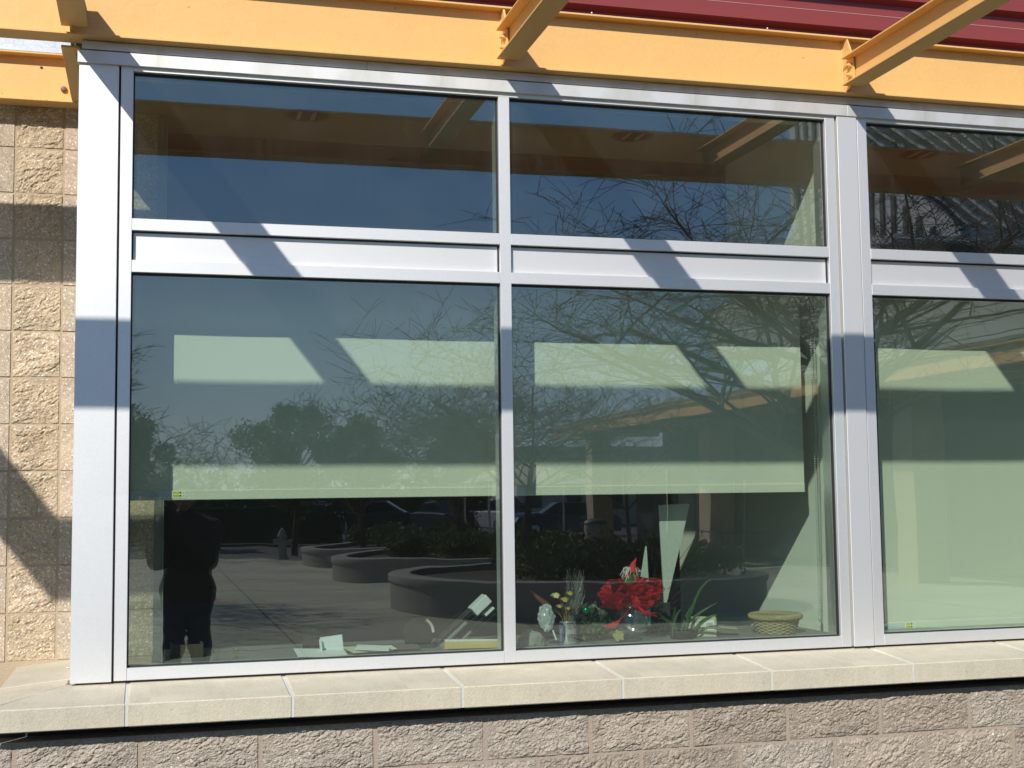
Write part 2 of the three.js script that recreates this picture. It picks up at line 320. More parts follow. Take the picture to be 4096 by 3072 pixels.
function windowUnit(x, label) {            // x: [jamb left, glass left, mullion left, mullion right, glass right, jamb right]
  const t = thing('window', label, 'window'), [c, a, m, n, e, f] = x, gk = .0055;
  mesh('jamb', box(c, a, Y.z, Y.head, ZB, ZF), M.alu, t); mesh('jamb', box(e, f, Y.z, Y.head, ZB, ZF), M.alu, t);
  mesh('mullion', box(m, n, Y.z, Y.t, ZB, ZF), M.alu, t);
  mesh('head', box(a, e, Y.t, Y.head, ZB, ZF - .0006), M.alu, t);
  for (const [l, r, tag] of [[a, m, 0], [n, e, 1]]) {
    const k = .0006;
    mesh('transom', box(l + k, r - k, Y.s, Y.u, ZB, ZF - .0006), M.alu, t); mesh('transom', box(l + k, r - k, Y.q, Y.r, ZB, ZF - .0006), M.alu, t);
    mesh('bottom_rail', box(l + k, r - k, Y.z, Y.b, ZB, ZF - .0006), M.alu, t);
    mesh('spandrel_panel', box(l + gk, r - gk, Y.r + .002, Y.s - gk, -.05, ZG + .001), M.aluPanel, t);
    for (const [y0, y1, mat] of [[Y.u, Y.t, glassUpper], [Y.b, Y.q, glassLower]]) {
      const p = pane(r - l - .004, y1 - y0 - .004, paneSeed++); p.translate((l + r) / 2, H((y0 + y1) / 2), ZG); mesh('glass_pane', p, mat, t);
      const q = pane(r - l - .004, y1 - y0 - .004, paneSeed++); q.translate((l + r) / 2, H((y0 + y1) / 2), ZG - .016); mesh('inner_pane', q, glassInner, t);
      const z0 = ZG - .012, z1 = ZG + .007;
      mesh('gasket', [box(l, r, y1 - gk * 1.5, y1, z0, z1, .0004), box(l, r, y0, y0 + gk * .9, z0, z1, .0004), box(l, l + gk, y0 + gk, y1 - gk, z0, z1, .0004), box(r - gk, r, y0 + gk, y1 - gk, z0, z1, .0004)], M.rubber, t);
    }
    mesh('gasket', [box(l, r, Y.s - gk, Y.s, -.05, ZG + .006, .0004), box(l, l + gk, Y.r, Y.s - gk, -.05, ZG + .006, .0004), box(r - gk, r, Y.r, Y.s - gk, -.05, ZG + .006, .0004)], M.rubber, t);
  }
  mesh('sealant', box(c, f, Y.z - .013, Y.z, -.09, -.012, .001), M.groove, t);
  return place(t);
}
windowUnit([-.1288, -.0837, 1.344, 1.3895, 2.816, 2.862], 'two-bay silver aluminium window with half-lowered blind and things on its ledge');
windowUnit([2.972, 3.018, 4.445, 4.491, 5.918, 5.964], 'silver aluminium window at the right edge with its blind fully down');
{
  const p = thing('corner_post', 'wide silver metal corner post at the left end of the window', 'post');
  mesh('front_panel', box(-.280, -.1365, -.659, 1.640, -.02, .003, .0012), M.alu, p);
  mesh('side_panel', box(-.280, -.272, -.659, 1.640, -.13, -.0205, .001), M.alu, p);
  mesh('recess', box(-.1365, -.129, -.659, 1.640, -.12, -.014, .0004), M.groove, p); mesh('core', box(-.2715, -.137, -.659, 1.64, -.12, -.021, .001), M.aluEdge, p);
  place(p);
  const q = thing('mullion_cover', 'silver cover strip between the two aluminium windows', 'trim');
  mesh('cover', box(2.8705, 2.9655, -.657, 1.637, -.06, .008, .0015), M.aluPanel, q); mesh('recess', box(2.8625, 2.8705, -.657, 1.64, -.12, -.01, .0004), M.aluEdge, q); mesh('recess', box(2.9655, 2.9715, -.657, 1.64, -.12, -.008, .0004), M.groove, q);
  place(q);
  const s = thing('side_window', 'narrow glazed return at the left side of the bay', 'window');
  mesh('jamb', box(-.279, -.235, -.659, 1.64, -.845, -.80), M.alu, s); mesh('head', box(-.279, -.235, 1.60, 1.64, -.80, -.13), M.alu, s); mesh('bottom_rail', box(-.279, -.235, -.659, -.6125, -.80, -.13), M.alu, s); mesh('transom', box(-.279, -.235, .849, 1.053, -.80, -.13), M.alu, s);
  const pl = new THREE.PlaneGeometry(.67, 1.455); pl.rotateY(Math.PI / 2); pl.translate(-.257, H(.1195), -.465); mesh('glass_pane', pl, glassLower, s);
  const pu = new THREE.PlaneGeometry(.67, .545); pu.rotateY(Math.PI / 2); pu.translate(-.257, H(1.3265), -.465); mesh('glass_pane', pu, glassLower, s);
  place(s);
  const h = thing('head_flashing', 'silver metal flashing strip capping the window heads', 'flashing');
  mesh('cap_strip', box(-.286, 2.9195, 1.634, 1.6825, -.02, .0135, .0012), M.aluDirty, h); mesh('cap_strip', box(2.921, 6.3, 1.634, 1.6825, -.02, .0135, .0012), M.aluDirty, h);
  mesh('upper_strip', box(-.271, .8045, 1.6895, 1.722, -.03, .004, .001), M.aluDirty, h); mesh('upper_strip', box(.8055, 6.3, 1.6895, 1.722, -.03, .004, .001), M.aluDirty, h);
  mesh('gap', box(-.27, 6.3, 1.675, 1.70, -.05, -.008, .0004), std(.09, .03, .025, .8), h);
  place(h);
}

// ------------------------------------------------------------------ yellow steelwork
function ibeamX(name, label, x0, x1, yb, yt, zc, half = .05, tf = .009, tw = .007) {
  const t = thing(name, label, 'beam');
  mesh('web', box(x0, x1, yb + tf, yt - tf, zc - tw / 2, zc + tw / 2, .0008), M.yellow, t);
  mesh('top_flange', box(x0, x1, yt - tf, yt, zc - half, zc + half, .0015), M.yellow, t); mesh('bottom_flange', box(x0, x1, yb, yb + tf, zc - half, zc + half, .0015), M.yellow, t);
  return t;
}
const outX = [-.296, 1.370, 2.921, 4.55, 6.17];
const mainBeam = ibeamX('steel_beam', 'long yellow steel beam directly over the window heads', -4.2, 7.2, 1.724, 1.976, .006);
for (const x of outX) {                    // plates welded into the beam where each outrigger is bolted on
  mesh('stiffener_plate', hull([[x - .016, 1.733, .0095], [x - .008, 1.733, .0095], [x - .016, 1.967, .0095], [x - .008, 1.967, .0095], [x - .016, 1.745, .058], [x - .008, 1.745, .058], [x - .016, 1.967, .05], [x - .008, 1.967, .05], [x - .016, 1.733, .045], [x - .008, 1.733, .045], [x - .016, 1.865, .10], [x - .008, 1.865, .10], [x - .016, 1.765, .10], [x - .008, 1.765, .10]]), M.yellow, mainBeam);
  mesh('weld_seam', tube([[x - .017, 1.735, .0105], [x - .017, 1.84, .0108], [x - .017, 1.966, .0105]], .004, .004, 5), M.yellow, mainBeam);
}
place(mainBeam);
place(ibeamX('steel_beam', 'outer yellow steel beam whose dark inner face the upper panes reflect', -1.985, 7.2, 1.724, 1.976, 1.55));
{ const t = thing('steel_beam', 'yellow beam at the canopy left end, seen by its slanting shadow on the block wall', 'beam'), x = -2.035; mesh('web', box(x - .0035, x + .0035, 1.733, 1.967, .012, 1.62, .0008), M.yellow, t); mesh('top_flange', box(x - .049, x + .049, 1.967, 1.976, .057, 1.62, .0015), M.yellow, t); mesh('bottom_flange', box(x - .049, x + .049, 1.724, 1.733, .057, 1.62, .0015), M.yellow, t); place(t); }
{
  const t = thing('outrigger_beam', 'yellow steel outrigger at the top left above the corner post', 'beam', 'outriggers of the steel canopy'), x = 0, y0 = 1.752, y1 = 1.878, z0 = .058, z1 = 1.495;
  mesh('web', box(x - .0035, x + .0035, y0 + .008, y1 - .008, z0 + .012, z1, .0006), M.yellow, t);
  mesh('top_flange', box(x - .047, x + .047, y1 - .008, y1, z0, z1, .0013), M.yellow, t); mesh('bottom_flange', box(x - .047, x + .047, y0, y0 + .008, z0, z1, .0013), M.yellow, t);
  for (const y of [1.795, 1.838]) {
    const b = [], hex = new THREE.CylinderGeometry(.0125, .0125, .012, 6); hex.rotateZ(Math.PI / 2); hex.translate(x - .022, H(y), z0 + .022); b.push(hex);
    const w = new THREE.CylinderGeometry(.016, .016, .003, 16); w.rotateZ(Math.PI / 2); w.translate(x - .0165, H(y), z0 + .022); b.push(w);
    const s = new THREE.CylinderGeometry(.0065, .0065, .012, 10); s.rotateZ(Math.PI / 2); s.translate(x - .033, H(y), z0 + .022); b.push(s);
    mesh('bolt', b, M.yellow, t);
  }
  place(t);
  const names = ['yellow steel outrigger at the top left above the corner post', 'yellow steel outrigger rising over the middle of the main window', 'yellow steel outrigger at the upper right over the cover strip', 'yellow steel outrigger reflected in the upper pane at the right edge', 'yellow steel outrigger beyond the right edge of the picture'];
  t.position.x += outX[0];
  outX.forEach((X, k) => { if (k) copyOf(t, X - outX[0], 0, 0, names[k]); });
}
{
  const r = ibeamX('steel_beam', 'short yellow steel beam over the tan block wall at the left', -4.2, -.285, 1.700, 1.912, -.80, .048);
  mesh('bolt_hole', new THREE.CylinderGeometry(.006, .006, .002, 12).rotateX(Math.PI / 2).translate(-.478, H(1.858), -.796), M.dark, r);
  mesh('anchor_bolt', [new THREE.SphereGeometry(.0135, 12, 8).scale(1, 1, .8).translate(-.385, H(1.768), -.792)], std(.20, .13, .09, .7, .3), r);
  place(r);
  const s = thing('steel_beam', 'yellow steel beam running back beside the bay, seen by its underside', 'beam');
  mesh('bottom_flange', box(-.349, -.2815, 1.706, 1.715, -.751, -.046, .0013), M.yellow, s); mesh('web', box(-.315, -.308, 1.715, 1.95, -.751, -.046, .0008), M.yellow, s); mesh('top_flange', box(-.349, -.2815, 1.95, 1.959, -.751, -.046, .0013), M.yellow, s);
  place(s);
  const g = thing('metal_flashing', 'galvanised metal flashing between the two yellow beams at the top left', 'flashing');
  mesh('sheet', box(-4.2, -.32, 1.914, 2.06, -.775, -.771, .0006), M.galv, g); mesh('lip', box(-4.2, -.32, 1.9125, 1.917, -.771, -.752, .0004), M.galv, g);
  place(g);
}
// maroon ribbed metal siding over the beam
{
  const t = thing('metal_siding', 'maroon ribbed metal siding above the yellow beam', 'siding'), P = .149, y0 = 2.0;
  mesh('bottom_trim', box(-.25, 7.2, 1.978, 2.001, -.05, -.012, .001), M.maroon, t);
  for (let k = 0; k < 8; k++) {
    const y = y0 + k * P, s = new THREE.Shape([[-.058, y], [-.058, y + .03], [-.018, y + .046], [-.018, y + .136], [-.058, y + P], [-.09, y + P], [-.09, y]].map(p => new THREE.Vector2(p[0], H(p[1]))));
    const g = new THREE.ExtrudeGeometry(s, { depth: 7.45, bevelEnabled: false }); g.rotateY(-Math.PI / 2); g.scale(-1, 1, 1);
    // profile was drawn in (z, y): turn it to run along x
    const p = g.attributes.position; for (let i = 0; i < p.count; i++) { const a = p.getX(i), b = p.getZ(i); p.setXYZ(i, a, p.getY(i), b); }
    g.computeBoundingBox(); const bb = g.boundingBox; g.translate(7.2 - bb.max.x, 0, -.018 - bb.max.z);
    const gi = g.index, po = g.attributes.position; g.deleteAttribute('normal'); g.computeVertexNormals();
    mesh('rib', boxUV(g), M.maroon, t);
    mesh('lap_edge', box(-.25, 7.2, y + .111, y + .1128, -.02, -.0168, .0003), M.maroonEdge, t);
  }
  for (const x of [.35, .96, 1.757, 2.562, 3.37, 4.2, 5]) mesh('screw', new THREE.SphereGeometry(.0055, 10, 8).translate(x, H(2.008), -.016), M.steel, t);
  place(t);
}
// ------------------------------------------------------------------ room behind the glass
{
  structure('interior_floor', box(-.30, 9, -1.62, -1.575, -7, -.12, .001), M.carpet);
  structure('interior_ceiling', box(-.30, 9, 1.70, 1.76, -1.15, -.116, .001), M.ceiling);
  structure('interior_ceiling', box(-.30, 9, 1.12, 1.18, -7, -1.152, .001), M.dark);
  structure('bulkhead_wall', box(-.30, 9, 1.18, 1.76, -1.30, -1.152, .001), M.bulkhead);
  structure('interior_wall', box(.05, 9, -1.575, 1.12, -7.1, -7, .001), std(.16, .16, .14, .9));
  structure('interior_wall', box(-.30, .0, -1.575, 1.69, -7, -1.062, .001), std(.2, .2, .18, .9));
  const w = thing('partition_wall', 'pale partition wall inside at the right end of the main window, half in sun', 'wall');
  mesh('wall', box(2.870, 2.985, -1.575, 1.70, -1.9, -.128, .004), M.plaster, w); mesh('corner_bead', box(2.866, 2.8695, -.62, 1.70, -.134, -.126, .001), M.white, w);
  place(w);
  structure('interior_wall', box(8.9, 9, -1.575, 1.70, -7, -.12, .001), M.plaster);
  structure('upstand_wall', box(-.28, 9, -1.575, -.672, -.3, -.10, .001), M.plaster);
  // downlights in the bay ceiling
  const d = thing('downlight', 'round recessed downlight in the bay ceiling behind the upper left pane', 'light', 'recessed downlights');
  mesh('trim_ring', lathe([[.080, -.002], [.098, -.004], [.100, 0], [.098, .0], [.080, .0]], .647, 1.699, -.72, 36), std(.16, .145, .115, .5), d);
  mesh('reflector', lathe([[.080, -.002], [.0005, -.001]], .647, 1.699, -.72, 36), std(.022, .018, .013, .35, .3), d);
  mesh('lamp_tube', [new THREE.CapsuleGeometry(.010, .11, 4, 8).rotateX(Math.PI / 2).scale(1, .15, 1).translate(.615, H(1.6965), -.72), new THREE.CapsuleGeometry(.010, .11, 4, 8).rotateX(Math.PI / 2).scale(1, .15, 1).translate(.679, H(1.6965), -.72)], std(.42, .40, .32, .4), d);
  place(d);
  copyOf(d, 1.55, 0, 0, 'round recessed downlight in the bay ceiling behind the upper middle pane'); copyOf(d, 3.1, 0, 0, 'round recessed downlight behind the upper pane at the right edge');
}
// ledge inside the glass
{
  const t = thing('interior_ledge', 'pale green-grey ledge just inside the glass', 'ledge');
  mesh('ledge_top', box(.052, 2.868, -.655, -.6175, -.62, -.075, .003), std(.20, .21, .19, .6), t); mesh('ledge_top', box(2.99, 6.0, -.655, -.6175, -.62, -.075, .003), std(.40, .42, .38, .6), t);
  place(t);
}
function lines(w, h, draw) { const c = document.createElement('canvas'); c.width = w; c.height = h; const x = c.getContext('2d'); draw(x, w, h); const t = new THREE.CanvasTexture(c); t.colorSpace = THREE.SRGBColorSpace; t.magFilter = THREE.LinearFilter; return t; }
const warnTex = lines(512, 110, (x, w, h) => {
  x.fillStyle = '#e9ece4'; x.fillRect(0, 0, w, h); x.fillStyle = '#6f8fb4';
  for (let k = 0; k < 7; k++) { let p = 8; const r = rng(k + 3); while (p < 380) { const q = 10 + r() * 30; x.fillRect(p, 8 + k * 14, Math.min(q, 380 - p), 6); p += q + 5; } }
  for (const y of [6, 58]) {
    x.fillStyle = '#d8d236'; x.fillRect(396, y, 82, 44);
    x.save(); x.translate(437, y + 22); x.rotate(Math.PI); x.fillStyle = '#23241c'; x.beginPath(); x.moveTo(-38, 15); x.lineTo(-28, -15); x.lineTo(-18, 15); x.fill(); x.font = 'bold 15px sans-serif'; x.textBaseline = 'middle'; x.fillText('WARNING', -14, 2, 52); x.restore();
  }
  x.fillStyle = '#8c948e'; x.beginPath(); x.arc(494, 30, 9, 0, 7); x.fill(); x.beginPath(); x.arc(494, 80, 9, 0, 7); x.fill();
});
function blind(x0, x1, yb, label, labX) {
  const t = thing('roller_blind', label, 'blind'), z = -.24, nx = 40, ny = 24;
  const g = new THREE.PlaneGeometry(x1 - x0, .95 - yb, nx, ny); const p = g.attributes.position;
  for (let i = 0; i < p.count; i++) p.setZ(i, .0042 * fbm(p.getX(i) * 2.2, p.getY(i) * .9, yb) + .0012 * Math.sin(p.getX(i) * 9 + 2 * p.getY(i)));
  g.computeVertexNormals(); g.translate((x0 + x1) / 2, H((.95 + yb) / 2), z); mesh('fabric', boxUV(g.toNonIndexed()), M.blind, t);
  mesh('hem_bar', box(x0, x1, yb, yb + .038, z - .006, z + .004, .002), M.blind, t);
  const rl = new THREE.CylinderGeometry(.026, .026, x1 - x0, 20); rl.rotateZ(Math.PI / 2); rl.translate((x0 + x1) / 2, H(.955), z - .024); mesh('roller', rl, M.blind, t);
  mesh('bracket', box(x1 + .001, x1 + .012, .91, 1.0, z - .05, z + .02, .001), std(.16, .16, .15, .5), t);
  const lab = new THREE.PlaneGeometry(.205, .026); lab.translate(labX, H(yb + .022), z + .0052); mesh('warning_label', lab, std(1, 1, 1, .7, 0, { map: warnTex }), t);
  return t;
}
function chain(t, x, z, y0, y1, dx, n = 130) {       // a loop of small beads
  const m = new THREE.InstancedMesh(new THREE.IcosahedronGeometry(.0036, 1), std(.42, .42, .37, .5), n * 2), q = new THREE.Matrix4();
  for (let k = 0; k < n; k++) for (const s of [0, 1]) { const u = k / (n - 1); q.makeTranslation(x + (s ? dx * Math.sqrt(1 - u * u) : 0) + .004 * Math.sin(u * 3), H(y1 + (y0 - y1) * u), z + (s ? .004 : 0)); m.setMatrixAt(2 * k + s, q); }
  m.name = 'bead_chain'; m.userData.kind = 'stuff'; m.castShadow = true; t.add(m);
  mesh('chain_weight', [new THREE.CapsuleGeometry(.007, .022, 4, 10).translate(x + .003, H(y0 - .012), z), new THREE.ConeGeometry(.006, .014, 10).rotateX(Math.PI).translate(x + .004, H(y0 - .036), z)], phys(.7, .72, .68, { transmission: .4, roughness: .3 }), t);
}
{
  const a = blind(-.20, 2.790, -.004, 'pale cream roller blind pulled halfway down the main window', .0225);
  chain(a, 2.822, -.205, -.535, .92, .016); place(a);
  const b = blind(3.165, 5.95, -.628, 'pale cream roller blind pulled fully down in the right window', 3.2125); place(b);
  const c = thing('blind_chain', 'loose white bead chain hanging at the left edge of the main window', 'chain');
  const q = []; for (let k = 0; k < 60; k++) { const u = k / 59; q.push(new THREE.IcosahedronGeometry(.0022, 0).translate(-.078 - .028 * u * u, H(-.30 - .245 * u), -.12)); }
  mesh('beads', q, M.white, c); mesh('connector', [new THREE.CapsuleGeometry(.004, .012, 3, 8).translate(-.108, H(-.555), -.12)], M.white, c); place(c);
}

// ------------------------------------------------------------------ things on the ledge
const LEDGE = -.617;
const at = (x, y, z) => [x * (5.08 - z) / 5.18, y * (5.08 - z) / 5.18, z];   // a point measured at 10 cm depth, moved along the line of sight
// steel mug
const mugX = 1.668, mugZ = -.2;
{
  const t = thing('steel_mug', 'brushed steel mug with dark lettering, filled with dried flowers', 'mug');
  const text = lines(1024, 384, (x, w, h) => {
    x.fillStyle = '#b9bab4'; x.fillRect(0, 0, w, h); for (let i = 0; i < 900; i++) { x.fillStyle = `rgba(${i % 2 ? 255 : 70},${i % 2 ? 255 : 70},${i % 2 ? 250 : 66},.06)`; x.fillRect(0, (i * 37.7) % h, w, 1); }
    x.fillStyle = '#2a2c2b'; x.font = 'bold 58px sans-serif'; x.fillText('VIETNAM', 492, 170); x.fillText('VETERAN', 492, 240);
    x.lineWidth = 5; x.strokeStyle = '#2a2c2b'; x.beginPath(); x.arc(485, 195, 48, 2.2, 4.2); x.stroke();
  });
  const g = lathe([[.0345, 0], [.0355, .003], [.0355, .090], [.0345, .093]], 0, 0, 0, 48); g.rotateY(Math.PI - .28); g.translate(mugX, LEDGE, mugZ);
  mesh('body', g, std(1, 1, 1, .27, .45, { map: text }), t);
  mesh('inside', lathe([[.0345, .093], [.0325, .092], [.0325, .006], [.0005, .006]], mugX, LEDGE, mugZ, 32), M.steel, t); mesh('base', lathe([[.0005, 0], [.0345, 0]], mugX, LEDGE, mugZ, 32), M.steel, t);
  place(t);
}
{
  const t = thing('dried_flowers', 'bunch of dried cream and purple flowers with a brown fern in the steel mug', 'flowers'), r = rng(4), top = LEDGE + .09;
  const stems = []; for (let k = 0; k < 26; k++) { const dx = (r() - .55) * .11, h = .045 + r() * .06; stems.push(tube([[mugX + dx * .15, top - .05, mugZ], [mugX + dx * .5, top + h * .45, mugZ + (r() - .5) * .02], [mugX + dx, top + h, mugZ + (r() - .5) * .05]], .0014, .0007, 4)); }
  mesh('stems', stems, std(.38, .26, .10, .85), t);
  const rose = (x, y, z, s, m) => { const a = []; for (let k = 0; k < 16; k++) { const th = k * 2.4, q = s * (.25 + .75 * k / 16), g = new THREE.SphereGeometry(s * .55, 7, 5, 0, 2.4, .5, 1.5); g.rotateX(-.8 - .5 * k / 16); g.rotateY(th); g.translate(x + Math.cos(th) * q * .5, H(y) - k * s * .02, z + Math.sin(th) * q * .5); a.push(g); } mesh('flower_head', a, m, t); };
  const cream = std(.60, .52, .27, .8), purple = std(.055, .02, .028, .8), straw = std(.42, .31, .09, .85);
  rose(...at(1.585, -.412, -.2), .027, cream); rose(...at(1.622, -.43, -.2), .025, straw); rose(...at(1.645, -.405, -.19), .021, straw); rose(...at(1.655, -.395, -.21), .023, purple); rose(...at(1.60, -.455, -.18), .018, straw); rose(...at(1.655, -.475, -.18), .018, purple); rose(...at(1.637, -.465, -.17), .014, straw);
  const fern = [], f0 = at(1.566, -.455, -.2), f1 = at(1.478, -.385, -.2); fern.push(tube([f0, f1], .002, .0008, 5));
  for (let k = 0; k < 26; k++) { const u = k / 26, b = [mix(f0[0], f1[0], u), mix(f0[1], f1[1], u), f0[2]], L = .026 * (1 - u * .75); for (const s of [-1, 1]) fern.push(tube([b, [b[0] - L * .7 + s * L * .35, b[1] + L * .35 + s * L * .40, b[2] + .004 * s]], .0015, .0005, 4, 2)); }
  mesh('fern_frond', fern, std(.26, .095, .035, .85), t);
  place(t);
  const u = thing('tinsel_spray', 'spray of silver tinsel wires standing up from the steel mug', 'tinsel'), w = [];
  for (let k = 0; k < 90; k++) { const e = at(1.66 + (r() - .35) * .075, -.43 + r() * .125, -.2 + (r() - .5) * .05), b = [mugX + (r() - .2) * .02, top - .02, mugZ]; w.push(tube([b, [mix(b[0], e[0], .5) + (r() - .5) * .025, mix(b[1], e[1], .5), mix(b[2], e[2], .5)], [e[0] + (r() - .5) * .012, e[1] - .02, e[2]], [e[0] + (r() - .6) * .03, e[1] + (r() - .3) * .02, e[2]]], .0007, .0005, 3, 7)); }
  for (let k = 0; k < 5; k++) w.push(tube([at(1.70, -.475, -.2), at(1.755, -.462 + k * .003, -.2), at(1.81 - k * .008, -.492 - k * .006, -.18)], .0007, .0005, 3, 6));
  mesh('wires', w, std(.55, .58, .55, .3, .7), u); place(u);
  const b = thing('bauble', 'small glittery green ball beside the silver tinsel', 'ornament'), c = at(1.715, -.473, -.19);
  mesh('ball', new THREE.IcosahedronGeometry(.0165, 2).toNonIndexed().translate(c[0], H(c[1]), c[2]), std(.0, .24, .10, .22, .75), b);
  mesh('stem', tube([[c[0], c[1] - .015, c[2]], [mugX + .03, top + .005, mugZ - .01], [mugX + .02, top - .03, mugZ]], .0012, .001, 4), M.leafDark, b); place(b);
}
{ // crumpled clear ball on a candy-cane hook
  const t = thing('plastic_ornament', 'crumpled clear plastic ornament on a white and blue tinsel hook', 'ornament'), c = at(1.545, -.497, -.17);
  const g = new THREE.IcosahedronGeometry(1, 5), p = g.attributes.position;
  for (let i = 0; i < p.count; i++) { const v = new THREE.Vector3().fromBufferAttribute(p, i), d = 1 + .22 * fbm(v.x * 2.6, v.y * 2.6, v.z * 2.6 + 5, 3) + .34 * Math.abs(fbm(v.x * 5, v.y * 5, v.z * 5, 2)) - .08; p.setXYZ(i, v.x * .036 * d, v.y * .056 * d, v.z * .032 * d); }
  g.rotateZ(.12); g.computeVertexNormals(); g.translate(c[0], H(c[1]), c[2]);
  mesh('crumpled_ball', g, phys(.80, .84, .83, { transmission: .55, thickness: 0, roughness: .22, ior: 1.7 }), t);
  const a = at(1.572, -.548, -.17), b = at(1.587, -.588, -.17), d = at(1.602, -.600, -.17), e = at(1.615, -.585, -.17), f = at(1.617, -.53, -.17), h = at(1.598, -.522, -.17);
  mesh('white_rod', tube([a, b], .0035, .0035, 8), M.white, t); mesh('blue_hook', tube([b, d, e, f, h], .0038, .0052, 7, 24), std(.02, .06, .22, .35, .5), t);
  const fz = [], r = rng(31); for (let k = 0; k < 70; k++) { const u = r(), q = [mix(e[0], f[0], u), mix(e[1], f[1], u), e[2]]; fz.push(tube([q, [q[0] + (r() - .5) * .022, q[1] + (r() - .5) * .014, q[2] + (r() - .5) * .02]], .0008, .0005, 3, 1)); }
  mesh('tinsel_fringe', fz, std(.03, .09, .30, .3, .6), t); place(t);
  const s = thing('crumpled_tissue', 'pale crumpled cloth lying in the corner by the mullion', 'cloth'), sg = new THREE.IcosahedronGeometry(1, 4), sp = sg.attributes.position;
  for (let i = 0; i < sp.count; i++) { const v = new THREE.Vector3().fromBufferAttribute(sp, i), k = 1 + .30 * fbm(v.x * 3, v.y * 3, v.z * 3 + 2, 3) + .34 * Math.max(0, fbm(v.x * 2 + 4, 1, v.z * 2)); sp.setXYZ(i, v.x * .055 * k, Math.max(-.02, v.y * .042 * k), v.z * .04 * k); }
  sg.computeVertexNormals(); sg.translate(1.50, H(LEDGE + .02), -.17); mesh('cloth', sg, std(.22, .23, .19, .9), s); place(s);
}
